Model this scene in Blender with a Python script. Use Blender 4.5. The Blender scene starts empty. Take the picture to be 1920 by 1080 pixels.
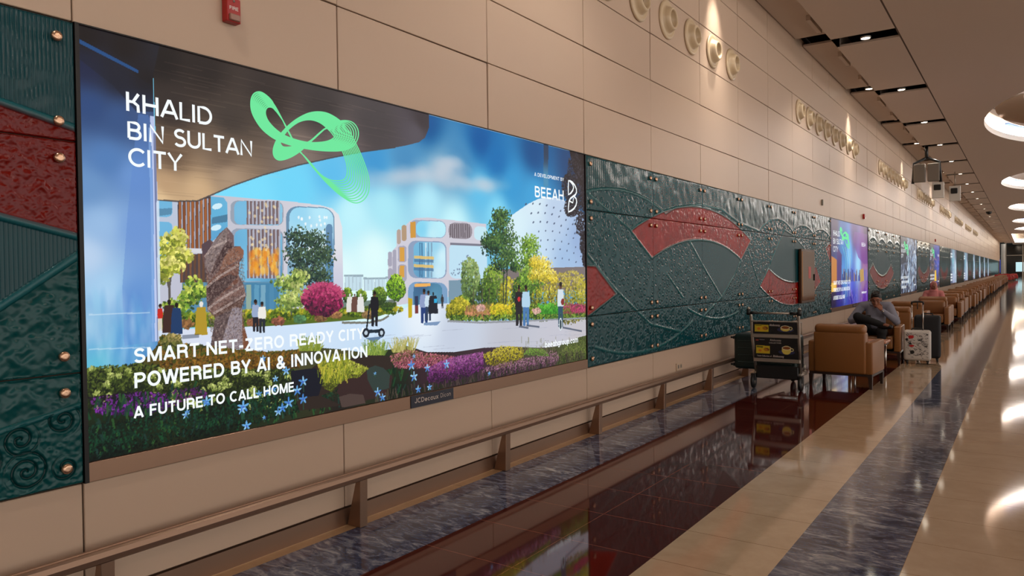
# Airport corridor: lit wall displays, bolted enamel murals, a row of lounge armchairs, a luggage trolley and a seated traveller.
import bpy, bmesh, math, random
import numpy as np
from mathutils import Vector, Matrix, Euler

random.seed(7); RNG = np.random.default_rng(7)
SC = bpy.context.scene
COL = SC.collection
PI = math.pi

# ------------------------------------------------------------------ camera
CAM_F = 1383.42                                   # focal length in pixels of the 1920-wide frame
CAM_C = np.array([3.374, 0.0, 1.5])
def cam_axes():
    yaw, pitch, roll = (math.radians(a) for a in (34.84949, -1.04785, -0.73092))
    fw = np.array([-math.sin(yaw)*math.cos(pitch), math.cos(yaw)*math.cos(pitch), math.sin(pitch)])
    r0 = np.array([math.cos(yaw), math.sin(yaw), 0.0]); u0 = np.cross(r0, fw)
    return math.cos(roll)*r0+math.sin(roll)*u0, -math.sin(roll)*r0+math.cos(roll)*u0, fw
CR, CU, CF = cam_axes()
cam_d = bpy.data.cameras.new('camera'); cam = bpy.data.objects.new('camera', cam_d); COL.objects.link(cam)
cam_d.sensor_width = 36.0; cam_d.lens = CAM_F/1920*36.0; cam_d.clip_end = 600; cam_d.clip_start = 0.05
M = Matrix.Identity(4)
for i in range(3):
    M[i][0], M[i][1], M[i][2], M[i][3] = CR[i], CU[i], -CF[i], CAM_C[i]
cam.matrix_world = M
SC.camera = cam

# ------------------------------------------------------------------ world, exposure
w = bpy.data.worlds.new('world'); SC.world = w; w.use_nodes = True
bg = w.node_tree.nodes['Background']
bg.inputs['Color'].default_value = (1.0, 0.935, 0.87, 1)
_n = w.node_tree.nodes; _tc = _n.new('ShaderNodeTexCoord'); _sx = _n.new('ShaderNodeSeparateXYZ'); _mr = _n.new('ShaderNodeMapRange')   # the hall is open and brighter to the right
w.node_tree.links.new(_tc.outputs['Generated'], _sx.inputs['Vector']); w.node_tree.links.new(_sx.outputs['X'], _mr.inputs['Value']); w.node_tree.links.new(_mr.outputs['Result'], bg.inputs['Strength'])
_mr.inputs['From Min'].default_value = 0.2; _mr.inputs['From Max'].default_value = 1.0; _mr.inputs['To Min'].default_value = 0.25; _mr.inputs['To Max'].default_value = 1.75
SC.view_settings.view_transform = 'Standard'; SC.view_settings.look = 'None'
SC.view_settings.gamma = 1.0; SC.view_settings.use_curve_mapping = False
SC.view_settings.exposure = 0.0
SC.cycles.use_denoising = True
SC.cycles.max_bounces = 7; SC.cycles.diffuse_bounces = 3; SC.cycles.glossy_bounces = 4
SC.cycles.sample_clamp_indirect = 6.0
DOWN_W, WASH_W, OVAL_E, COVE_E = 95.0, 190.0, 19.0, 8.0   # lamp strengths

# ------------------------------------------------------------------ helpers
def lin(c):
    c = np.asarray(c, float)
    return np.where(c <= 0.04045, c/12.92, ((np.maximum(c, 0)+0.055)/1.055)**2.4)
def rgb(r, g, b): return tuple(float(v) for v in lin(np.array([r, g, b])/255.0))
def mat(name, base, rough=0.5, metal=0.0, spec=0.5, emit=None, estr=1.0, coat=0.0, vcol=None):
    m = bpy.data.materials.new(name); m.use_nodes = True
    b = m.node_tree.nodes['Principled BSDF']
    b.inputs['Base Color'].default_value = (*base, 1)
    b.inputs['Roughness'].default_value = rough; b.inputs['Metallic'].default_value = metal
    b.inputs['Specular IOR Level'].default_value = spec
    b.inputs['Coat Weight'].default_value = coat; b.inputs['Coat Roughness'].default_value = 0.08
    if emit is not None:
        b.inputs['Emission Color'].default_value = (*emit, 1); b.inputs['Emission Strength'].default_value = estr
    if vcol:
        a = m.node_tree.nodes.new('ShaderNodeAttribute'); a.attribute_name = 'Col'
        m.node_tree.links.new(a.outputs['Color'], b.inputs['Emission Color' if vcol == 'emit' else 'Base Color'])
        if vcol == 'emit': b.inputs['Emission Strength'].default_value = estr
    return m
def noise_bump(m, scale=60.0, strength=0.15, dist=0.002, detail=3):
    nt = m.node_tree; b = nt.nodes['Principled BSDF']
    tc = nt.nodes.new('ShaderNodeTexCoord'); n = nt.nodes.new('ShaderNodeTexNoise'); bp = nt.nodes.new('ShaderNodeBump')
    n.inputs['Scale'].default_value = scale; n.inputs['Detail'].default_value = detail
    bp.inputs['Strength'].default_value = strength; bp.inputs['Distance'].default_value = dist
    nt.links.new(tc.outputs['Object'], n.inputs['Vector']); nt.links.new(n.outputs['Fac'], bp.inputs['Height'])
    nt.links.new(bp.outputs['Normal'], b.inputs['Normal']); return m
def obj(name, me, m=None, parent=None, loc=None, smooth=False):
    if isinstance(me, bmesh.types.BMesh):
        bm = me; me = bpy.data.meshes.new(name)
        bmesh.ops.recalc_face_normals(bm, faces=bm.faces); bm.to_mesh(me); bm.free()
    if m is not None:
        for mm in (m if isinstance(m, (list, tuple)) else [m]): me.materials.append(mm)
    if smooth:
        me.polygons.foreach_set('use_smooth', np.ones(len(me.polygons), bool))
    o = bpy.data.objects.new(name, me); COL.objects.link(o)
    if parent: o.parent = parent
    if loc is not None: o.location = loc
    return o
def tag(o, label=None, cat=None, group=None, kind=None):
    if label: o['label'] = label
    if cat: o['category'] = cat
    if group: o['group'] = group
    if kind: o['kind'] = kind
    return o
def thing(name, label, cat, loc=(0, 0, 0), rz=0.0, group=None):
    o = bpy.data.objects.new(name, None); COL.objects.link(o); o.empty_display_size = 0.1
    o.location = loc; o.rotation_euler = (0, 0, rz)
    return tag(o, label, cat, group)
def struct(name, bm, m, smooth=False): return tag(obj(name, bm, m, smooth=smooth), kind='structure')
def dup(root, loc, rz=0.0, label=None, group=None, mats=None):
    def cp(o, par):
        c = o.copy(); COL.objects.link(c); c.parent = par
        if mats and c.type == 'MESH' and c.data.materials and c.data.materials[0] in mats:
            c.material_slots[0].link = 'OBJECT'; c.material_slots[0].material = mats[c.data.materials[0]]
        for ch in list(o.children): cp(ch, c)
        return c
    r = cp(root, None); r.location = loc; r.rotation_euler = (0, 0, rz)
    return tag(r, label, None, group)
def bx(bm, x0, x1, y0, y1, z0, z1, bev=0.0, seg=1, mi=0):
    tmp = bmesh.new(); bmesh.ops.create_cube(tmp, size=1.0)
    for v in tmp.verts:
        v.co = Vector(((x0+x1)/2+v.co.x*(x1-x0), (y0+y1)/2+v.co.y*(y1-y0), (z0+z1)/2+v.co.z*(z1-z0)))
    if bev > 0: bmesh.ops.bevel(tmp, geom=tmp.edges[:], offset=bev, segments=seg, profile=0.5, affect='EDGES')
    for f in tmp.faces: f.material_index = mi
    return add(bm, tmp)
def add(bm, tmp, mx=None):
    if mx is not None: bmesh.ops.transform(tmp, matrix=mx, verts=tmp.verts)
    mp = {v: bm.verts.new(v.co) for v in tmp.verts}
    for f in tmp.faces:
        nf = bm.faces.new([mp[v] for v in f.verts]); nf.material_index = f.material_index; nf.smooth = f.smooth
    tmp.free(); return bm
def tube(bm, pts, r, seg=10, closed=False, caps=True, sx=1.0):
    pts = [Vector(p) for p in pts]; n = len(pts); rings = []
    up = None
    for i, p in enumerate(pts):
        a = pts[i-1] if (i > 0 or closed) else p; b = pts[(i+1) % n] if (i < n-1 or closed) else p
        t = (b-a).normalized()
        if up is None: up = Vector((0, 0, 1)) if abs(t.z) < 0.9 else Vector((0, 1, 0))
        s = t.cross(up).normalized(); u2 = s.cross(t).normalized(); up = u2
        rr = r[i] if isinstance(r, (list, tuple)) else r
        rings.append([bm.verts.new(p+rr*(sx*math.cos(2*PI*k/seg)*s+math.sin(2*PI*k/seg)*u2)) for k in range(seg)])
    for i in range(n if closed else n-1):
        A, B = rings[i], rings[(i+1) % n]
        for k in range(seg):
            f = bm.faces.new([A[k], A[(k+1) % seg], B[(k+1) % seg], B[k]]); f.smooth = True
    if caps and not closed:
        bm.faces.new(rings[0][::-1]); bm.faces.new(rings[-1])
    return bm
def lathe(bm, prof, center=(0, 0, 0), axis='z', seg=24, smooth=True, mi=0):
    c = Vector(center); rings = []
    for r, h in prof:
        ring = []
        for k in range(seg):
            a = 2*PI*k/seg; x, y = r*math.cos(a), r*math.sin(a)
            ring.append(bm.verts.new(c+(Vector((x, y, h)) if axis == 'z' else Vector((h, x, y)) if axis == 'x' else Vector((x, h, y)))))
        rings.append(ring)
    for A, B in zip(rings, rings[1:]):
        for k in range(seg):
            f = bm.faces.new([A[k], A[(k+1) % seg], B[(k+1) % seg], B[k]]); f.smooth = smooth; f.material_index = mi
    for R_ in (rings[0], rings[-1]):
        try: bm.faces.new(R_).material_index = mi
        except ValueError: pass
    return bm
def prism(bm, poly, axis, a0, a1, mi=0):
    def P(u, v, a): return {'x': (a, u, v), 'y': (u, a, v), 'z': (u, v, a)}[axis]
    A = [bm.verts.new(P(u, v, a0)) for u, v in poly]; B = [bm.verts.new(P(u, v, a1)) for u, v in poly]
    n = len(poly)
    for k in range(n): bm.faces.new([A[k], A[(k+1) % n], B[(k+1) % n], B[k]]).material_index = mi
    bm.faces.new(A[::-1]).material_index = mi; bm.faces.new(B).material_index = mi
    return bm
def grid_obj(name, P, C, m, parent=None, smooth=True):
    nz, ny = P.shape[:2]; me = bpy.data.meshes.new(name)
    idx = np.arange(nz*ny).reshape(nz, ny)
    q = np.stack([idx[:-1, :-1], idx[:-1, 1:], idx[1:, 1:], idx[1:, :-1]], -1).reshape(-1, 4)
    me.vertices.add(nz*ny); me.vertices.foreach_set('co', P.reshape(-1).astype(np.float32))
    me.loops.add(q.size); me.loops.foreach_set('vertex_index', q.reshape(-1).astype(np.int32))
    me.polygons.add(len(q)); me.polygons.foreach_set('loop_start', (np.arange(len(q))*4).astype(np.int32))
    me.polygons.foreach_set('use_smooth', np.full(len(q), smooth, bool))
    me.update(calc_edges=True)
    if C is not None:
        ca = me.color_attributes.new('Col', 'FLOAT_COLOR', 'POINT')
        c4 = np.ones((nz*ny, 4), np.float32); c4[:, :3] = C.reshape(-1, 3)
        ca.data.foreach_set('color', c4.reshape(-1))
    me.validate()
    return obj(name, me, m, parent)
# the picture wall is the plane x = 0; wl() gives the (y, z) on it seen at a pixel of the 1920x1080 photograph
def wl(px, py, x=0.0):
    d = CR*(px-960)/CAM_F+CU*(540-py)/CAM_F+CF
    t = (x-CAM_C[0])/d[0]; h = CAM_C+d*t
    return float(h[1]), float(h[2])
def pxof(y):                                        # horizontal pixel of a point at wall position y
    d = 1.927+0.821*y
    return 960+CAM_F*(0.571*y-2.787)/d
# ------------------------------------------------------------------ materials
m_panel = mat('wall_panel_satin', rgb(200, 174, 152), rough=0.40, metal=0.0, spec=0.35, coat=0.0)
m_gap = mat('panel_joint', rgb(64, 44, 30), rough=0.8)
m_bronze = mat('bronze_metal', rgb(150, 120, 100), rough=0.34, metal=0.8)
m_dkbronze = mat('dark_bronze', rgb(92, 66, 48), rough=0.35, metal=0.8)
m_black = mat('black_plastic', rgb(14, 13, 14), rough=0.45)
m_blackframe = mat('black_frame', rgb(20, 17, 17), rough=0.4, metal=0.3)
m_ceil = mat('ceiling_paint', rgb(206, 188, 172), rough=0.6, spec=0.3)
m_dark = mat('dark_void', rgb(84, 66, 52), rough=0.9)
m_white = mat('white_paint', rgb(226, 222, 214), rough=0.5)
m_chrome = mat('chrome', rgb(215, 212, 208), rough=0.12, metal=1.0)
m_alu = mat('brushed_aluminium', rgb(172, 162, 150), rough=0.35, metal=0.7)
m_nozzle = mat('nozzle_cream', rgb(206, 182, 148), rough=0.3, spec=0.6)
m_lamp = mat('lamp_glass', (1, 1, 1), emit=(1.0, 0.88, 0.70), estr=22.0)
m_cove = mat('cove_light', (1, 1, 1), emit=(1.0, 0.95, 0.89), estr=OVAL_E)
m_tray = mat('tray_light', (1, 1, 1), emit=(1.0, 0.86, 0.68), estr=COVE_E)
m_text = mat('lit_white', (0, 0, 0), emit=(0.93, 0.98, 1.0), estr=1.0, spec=0.1)
m_navy = mat('navy_plate', rgb(20, 22, 44), rough=0.3)
m_print = mat('pale_print', rgb(205, 190, 180), rough=0.5)
m_screen = mat('lit_picture', (0.004, 0.004, 0.004), rough=0.3, spec=0.15, emit=(0, 0, 0), estr=1.0, vcol='emit')
m_red = mat('red_plastic', rgb(168, 22, 20), rough=0.35)
m_grey = mat('grey_plastic', rgb(120, 112, 102), rough=0.5)

# ------------------------------------------------------------------ procedural stone for the floor
def stone(name, c1, c2, c3=None, scale=6.0, stretch=(1, 1, 1), rough=0.06, spec=0.5, joint=None, jcol=(0, 0, 0), bump=0.0, xj=None, veins=False, jw=0.0045):
    m = bpy.data.materials.new(name); m.use_nodes = True; nt = m.node_tree; L = nt.links; N = nt.nodes.new
    b = nt.nodes['Principled BSDF']; b.inputs['Roughness'].default_value = rough; b.inputs['Specular IOR Level'].default_value = spec
    tc = N('ShaderNodeTexCoord'); mp = N('ShaderNodeMapping'); mp.inputs['Scale'].default_value = stretch
    L.new(tc.outputs['Object'], mp.inputs['Vector'])
    n = N('ShaderNodeTexNoise'); n.inputs['Scale'].default_value = scale; n.inputs['Detail'].default_value = 10; n.inputs['Roughness'].default_value = 0.68
    n.inputs['Distortion'].default_value = 1.6 if veins else 0.3
    L.new(mp.outputs['Vector'], n.inputs['Vector'])
    cr = N('ShaderNodeValToRGB'); e = cr.color_ramp.elements
    if veins:
        e[0].position = 0.34; e[0].color = (*c1, 1); e[1].position = 0.48; e[1].color = (*c2, 1)
        x = e.new(0.56); x.color = (*[0.6*a+0.4*b_ for a, b_ in zip(c2, c3)], 1); x2 = e.new(0.66); x2.color = (*c3, 1)
        mp.inputs['Rotation'].default_value = (0, 0, 0.22)
    else:
        e[0].position = 0.3; e[0].color = (*c1, 1); e[1].position = 0.7; e[1].color = (*c2, 1)
    L.new(n.outputs['Fac'], cr.inputs['Fac']); col = cr.outputs['Color']
    if veins:                                       # broad cloudy darkening of the slab itself
        n2 = N('ShaderNodeTexNoise'); n2.inputs['Scale'].default_value = 1.6; n2.inputs['Detail'].default_value = 4
        L.new(mp.outputs['Vector'], n2.inputs['Vector'])
        r2 = N('ShaderNodeValToRGB'); r2.color_ramp.elements[0].position = 0.35; r2.color_ramp.elements[0].color = (0.35, 0.40, 0.55, 1)
        r2.color_ramp.elements[1].position = 0.65; r2.color_ramp.elements[1].color = (1.15, 1.08, 1.0, 1)
        L.new(n2.outputs['Fac'], r2.inputs['Fac'])
        mu = N('ShaderNodeMix'); mu.data_type = 'RGBA'; mu.blend_type = 'MULTIPLY'; mu.inputs['Factor'].default_value = 0.8
        L.new(col, mu.inputs['A']); L.new(r2.outputs['Color'], mu.inputs['B']); col = mu.outputs['Result']
    sep = N('ShaderNodeSeparateXYZ'); L.new(tc.outputs['Object'], sep.inputs['Vector'])
    def band(out, off, per, w):
        a = N('ShaderNodeMath'); a.operation = 'SUBTRACT'; L.new(out, a.inputs[0]); a.inputs[1].default_value = off-w/2
        f = N('ShaderNodeMath'); f.operation = 'FLOORED_MODULO'; L.new(a.outputs[0], f.inputs[0]); f.inputs[1].default_value = per
        c = N('ShaderNodeMath'); c.operation = 'LESS_THAN'; L.new(f.outputs[0], c.inputs[0]); c.inputs[1].default_value = w
        return c.outputs[0]
    fac = None
    if joint: fac = band(sep.outputs['Y'], joint[0], joint[1], jw)
    if xj:
        f2 = band(sep.outputs['X'], xj[0], xj[1], jw)
        if fac is None: fac = f2
        else:
            mx = N('ShaderNodeMath'); mx.operation = 'MAXIMUM'; L.new(fac, mx.inputs[0]); L.new(f2, mx.inputs[1]); fac = mx.outputs[0]
    if fac is not None:
        mi = N('ShaderNodeMix'); mi.data_type = 'RGBA'; L.new(fac, mi.inputs['Factor']); L.new(col, mi.inputs['A'])
        mi.inputs['B'].default_value = (*jcol, 1); col = mi.outputs['Result']
    L.new(col, b.inputs['Base Color'])
    nb = N('ShaderNodeTexNoise'); nb.inputs['Scale'].default_value = 2.2; nb.inputs['Detail'].default_value = 2
    L.new(tc.outputs['Object'], nb.inputs['Vector'])
    bp = N('ShaderNodeBump'); bp.inputs['Strength'].default_value = 0.05; bp.inputs['Distance'].default_value = 0.004
    L.new(nb.outputs['Fac'], bp.inputs['Height']); L.new(bp.outputs['Normal'], b.inputs['Normal'])
    return m
J = (4.07, 0.5)
s_tan = stone('tan_stone', rgb(196, 160, 118), rgb(208, 174, 134), scale=14, rough=0.22, joint=(4.07, 1.0), jcol=rgb(120, 90, 60))
s_blue = stone('blue_grey_marble', rgb(22, 30, 56), rgb(76, 86, 112), rgb(170, 172, 178), scale=6.0, stretch=(1.0, 2.6, 1), rough=0.07, veins=True, joint=(4.07, 1.0), jcol=rgb(40, 40, 50), jw=0.003)
s_redg = stone('red_granite', rgb(56, 13, 9), rgb(86, 26, 19), scale=90, rough=0.05, joint=J, jcol=rgb(136, 80, 60), xj=(1.215, 50.0), jw=0.005)
s_beige = stone('beige_marble', rgb(182, 154, 124), rgb(198, 172, 142), scale=5, rough=0.06, joint=J, jcol=rgb(128, 96, 66))
s_beige2 = stone('pale_beige_marble', rgb(180, 154, 128), rgb(194, 170, 144), scale=4, rough=0.06, joint=J, jcol=rgb(140, 108, 78), xj=(4.365, 1.5))

# ------------------------------------------------------------------ floor
YA, YB = -18.0, 152.0
bm = bmesh.new()
for i, (x0, x1) in enumerate([(0.0, 0.09), (0.09, 0.633), (0.633, 1.76), (1.76, 2.33), (2.33, 2.865), (2.865, 14.0)]):
    f = bm.faces.new([bm.verts.new(p) for p in ((x0, YA, 0), (x1, YA, 0), (x1, YB, 0), (x0, YB, 0))]); f.material_index = i
struct('floor', bm, [s_tan, s_blue, s_redg, s_beige, s_blue, s_beige2])

# ------------------------------------------------------------------ left wall: satin panels on a dark backing
PY0, PW = 1.553, 1.5005
ROWS = [(0.105, 0.615), (2.612, 3.118), (3.118, 3.612), (3.612, 4.125), (4.125, 4.64), (4.64, 5.157), (5.157, 5.75)]
WALL_END = 142.0
bm = bmesh.new(); bx(bm, -0.3, -0.02, YA, WALL_END, 0, 6.0, mi=1)
k0, k1 = -13, int((WALL_END-PY0)/PW)
for k in range(k0, k1):
    for (z0, z1) in ROWS:
        y0 = PY0+PW*k; g = 0.004
        tmp = bmesh.new(); bx(tmp, -0.02, 0.0, y0+g, y0+PW-g, z0+g, z1-g, bev=0.003 if k < 30 else 0.0)
        t = random.gauss(0, 0.0022); s = random.gauss(0, 0.0022)
        for v in tmp.verts:
            if v.co.x > -0.01: v.co.x += t*(v.co.y-y0-PW/2)+s*(v.co.z-(z0+z1)/2)-0.001
        add(bm, tmp)
struct('wall_left', bm, [m_panel, m_gap])
bm = bmesh.new(); bx(bm, -0.02, 0.004, YA, WALL_END, 0.0, 0.10)
struct('baseboard_left', bm, m_bronze)
# band behind the murals and displays
bm = bmesh.new(); bx(bm, -0.02, -0.006, YA, WALL_END, 0.615, 2.612)
struct('trim_1', bm, m_gap)

bm = bmesh.new(); bx(bm, -0.3, 14.0, YA-0.3, YA, 0, 6.0)
struct('wall_light_block', bm, m_panel)  # unseen wall added behind the camera to block world light
# ------------------------------------------------------------------ ceiling
ZU, ZL = 5.62, 5.50
SLOT0, SLOTP, SLOTW = 14.02, 4.5, 0.54
bm = bmesh.new()
slots = [SLOT0+SLOTP*k for k in range(-7, 29)]
edges = [YA]+slots+[WALL_END]
for a, b_ in zip(edges, edges[1:]):
    a1 = a+(SLOTW/2 if a != YA else 0); b1 = b_-(SLOTW/2 if b_ != WALL_END else 0)
    bx(bm, 0.015, 0.60, a1, b1, ZU, ZU+0.035)
    bx(bm, 0.60, 1.597, a1, b1, ZL, ZL+0.035)
    bx(bm, 0.601, 0.64, a-SLOTW/2, b_+SLOTW/2, ZL+0.002, ZU+0.3)
bx(bm, 0.0, 1.75, YA, WALL_END, 5.86, 5.90, mi=1)
bx(bm, 1.598, 1.627, YA, WALL_END, ZL+0.0015, 5.88, mi=1)
struct('ceiling', bm, [m_ceil, m_dark])
# smooth main ceiling with oval recesses
OV_Y, OV_X, OV_A, OV_B = [-10.0, 7.2, 24.5, 41.8, 59.1, 76.4, 92.0], 5.55, 3.12, 5.75  # first oval is unseen, added to light the near wall
bm = bmesh.new()
X0, X1 = 1.625, 14.0
def flat(x0, x1, y0, y1, z): bm.faces.new([bm.verts.new(p) for p in ((x0, y0, z), (x0, y1, z), (x1, y1, z), (x1, y0, z))])
H = 7.0; last = YA-1
for cy in OV_Y:
    ya, yb = cy-H, cy+H
    if ya > last: flat(X0, X1, last, ya, ZL)
    n = 96; ins, out = [], []
    cor = [math.atan2(sy*H, (X1 if sx > 0 else X0)-OV_X) for sx in (-1, 1) for sy in (-1, 1)]
    angs = sorted([2*PI*k/n-PI for k in range(n)]+cor)
    for a in angs:
        ca, sa = math.cos(a), math.sin(a)
        re = 1/math.sqrt((ca/OV_A)**2+(sa/OV_B)**2)
        t = min(((X1-OV_X)/ca if ca > 1e-9 else (X0-OV_X)/ca if ca < -1e-9 else 1e9), (H/abs(sa) if abs(sa) > 1e-9 else 1e9))
        ins.append(bm.verts.new((OV_X+re*ca, cy+re*sa, ZL))); out.append(bm.verts.new((OV_X+t*ca, cy+t*sa, ZL)))
    for k in range(len(angs)):
        bm.faces.new([ins[k], out[k], out[(k+1) % len(angs)], ins[(k+1) % len(angs)]])
    last = yb
TR0, TR1 = 104.0, 140.0                             # far tray
flat(X0, X1, last, TR0, ZL); flat(X0, 2.0, TR0, TR1, ZL); flat(9.0, X1, TR0, TR1, ZL); flat(X0, X1, TR1, YB, ZL)
tray_faces = ((2.0, 2.0, TR0, TR1), (9.0, 9.0, TR0, TR1))
flat(2.0, 9.0, TR0, TR1, ZL+0.55)
for f in bm.faces: pass
struct('ceiling_main', bm, m_ceil).name = 'ceiling.001'

# oval ceiling lights
m_lip = mat('lip_white', rgb(205, 196, 186), rough=0.5)
m_mirror = mat('stretch_ceiling', rgb(150, 118, 92), rough=0.04, metal=0.9)
m_blueglow = mat('blue_glow', (0, 0, 0), emit=(0.03, 0.25, 0.85), estr=1.4)
def oval_ring(bm, s0, z0, s1, z1, a0=0.0, a1=2*PI, n=96):
    prev = None; m_ = max(3, int(n*(a1-a0)/(2*PI)))
    for k in range(m_+1):
        a = a0+(a1-a0)*k/m_; c, s = math.cos(a), math.sin(a)
        p = bm.verts.new(((OV_A+s0)*c, (OV_B+s0)*s, z0)); q = bm.verts.new(((OV_A+s1)*c, (OV_B+s1)*s, z1))
        if prev: f = bm.faces.new([prev[0], p, q, prev[1]]); f.smooth = True
        prev = (p, q)
for i, cy in enumerate(OV_Y):
    t = thing('oval_ceiling_light', 'large oval ceiling recess with white cove light, ' + ['unseen, added behind the viewpoint', 'just above the viewpoint', 'nearest one in view', 'second one in view', 'third one in view', 'fourth one in view', 'last before the ceiling tray'][i], 'ceiling light', (OV_X, cy, ZL))
    b1 = bmesh.new(); oval_ring(b1, 0, 0, 0.0, 0.16); oval_ring(b1, 0.0, 0.16, 0.22, 0.16); obj('lip', b1, m_lip, t)
    b1 = bmesh.new(); oval_ring(b1, 0.22, 0.16, 0.22, 0.36); obj('cove_light', b1, m_cove, t)
    b1 = bmesh.new(); oval_ring(b1, 0.22, 0.36, -0.25, 0.40)
    prof = [(-0.25, 0.40), (-0.9, 0.62), (-1.7, 0.78), (-2.5, 0.85), (-OV_A+0.02, 0.87)]
    for (s0, z0), (s1, z1) in zip(prof, prof[1:]): oval_ring(b1, s0, z0, s1, z1)
    obj('mirror_dome', b1, m_mirror, t)
    b1 = bmesh.new(); oval_ring(b1, -0.05, 0.365, -0.2, 0.385, 0.15*PI, 0.85*PI); obj('blue_reflection_glow', b1, m_blueglow, t)  # glowing band added to imitate a blue reflection in the recess
t = thing('ceiling_tray_light', 'long rectangular ceiling tray edged with warm strip light at the far end', 'ceiling light', (2.0, TR0, ZL))
b1 = bmesh.new()
bx(b1, 0.0, 0.03, 0, TR1-TR0, 0.03, 0.5); bx(b1, 0.0, 7.0, TR1-TR0-0.03, TR1-TR0, 0.03, 0.5); bx(b1, 6.97, 7.0, 0, TR1-TR0, 0.03, 0.5)
obj('strip_light', b1, m_tray, t)
b1 = bmesh.new(); bx(b1, 0.0, 7.0, -0.03, 0.0, 0.0, 0.55); obj('tray_edge', b1, m_ceil, t)

# slot downlights
def spot(name, loc, watt, deg, blend=0.6, col=(1.0, 0.93, 0.83), parent=None, tilt=None, r=0.05):
    d = bpy.data.lights.new(name, 'SPOT'); d.energy = watt; d.spot_size = math.radians(deg); d.spot_blend = 1.0 if deg < 60 else blend
    d.color = col; d.shadow_soft_size = r
    o = bpy.data.objects.new(name, d); COL.objects.link(o)
    if parent: o.parent = parent
    o.location = loc
    if tilt: o.rotation_euler = tilt
    return o
b1 = bmesh.new(); lathe(b1, [(0.085, 0.03), (0.085, 0.0), (0.072, 0.0), (0.072, 0.03)], seg=20)
trim_me = obj('trim_ring', b1, m_white); disc_bm = bmesh.new()
lathe(disc_bm, [(0.0001, 0.008), (0.072, 0.008), (0.072, 0.02)], seg=20); disc_me = obj('lens', disc_bm, m_lamp)
trim_d, disc_d = trim_me.data, disc_me.data
bpy.data.objects.remove(trim_me); bpy.data.objects.remove(disc_me)
def downlight(x, y, z, label, group, watt, deg, tilt=None):
    t = thing('downlight', label, 'ceiling light', (x, y, z), 0, group)
    obj('trim_ring', trim_d, None, t); obj('lens', disc_d, None, t)
    if watt: spot('spot', (0, 0, -0.02), watt, deg, parent=t, tilt=tilt)
    return t
for k, y in enumerate(slots):
    downlight(1.10, y+0.05, ZL+0.004, 'round lit downlight in the right half of a dark ceiling slot', 'downlights in the ceiling slots', DOWN_W if y < 100 else 0, 110)
for k, y in enumerate(slots):
    if k % 2 == 0:
        downlight(0.44, y+0.05, ZU+0.004, 'lit downlight close to the wall above a bright scallop of light', 'wall washing downlights', WASH_W if y < 80 else 0, 44, (0, math.radians(20), 0))
for i in range(10):
    downlight(2.6+0.45*(i % 2), 106+3.2*i, ZL+0.53, 'tiny downlight inside the far ceiling tray', 'downlights in the far tray', 0, 60)
# linear air bars along the step of the ceiling
b1 = bmesh.new(); bx(b1, -0.035, 0.035, -0.4, 0.4, 0.0, 0.09, bev=0.004); bar_o = obj('bar', b1, m_ceil); bar_d = bar_o.data; bpy.data.objects.remove(bar_o)
b1 = bmesh.new(); bx(b1, -0.036, 0.036, 0.40, 0.415, 0.0, 0.09); cap_o = obj('end_cap', b1, m_black); cap_d = cap_o.data; bpy.data.objects.remove(cap_o)
for y in slots[5:25]:
    for dy in (1.42, 3.45):
        t = thing('linear_air_diffuser', 'short pale air diffuser bar along the ceiling step', 'air vent', (0.50, y+dy, ZU-0.09), 0, 'air diffuser bars along the ceiling step')
        obj('bar', bar_d, None, t); obj('end_cap', cap_d, None, t)
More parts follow.
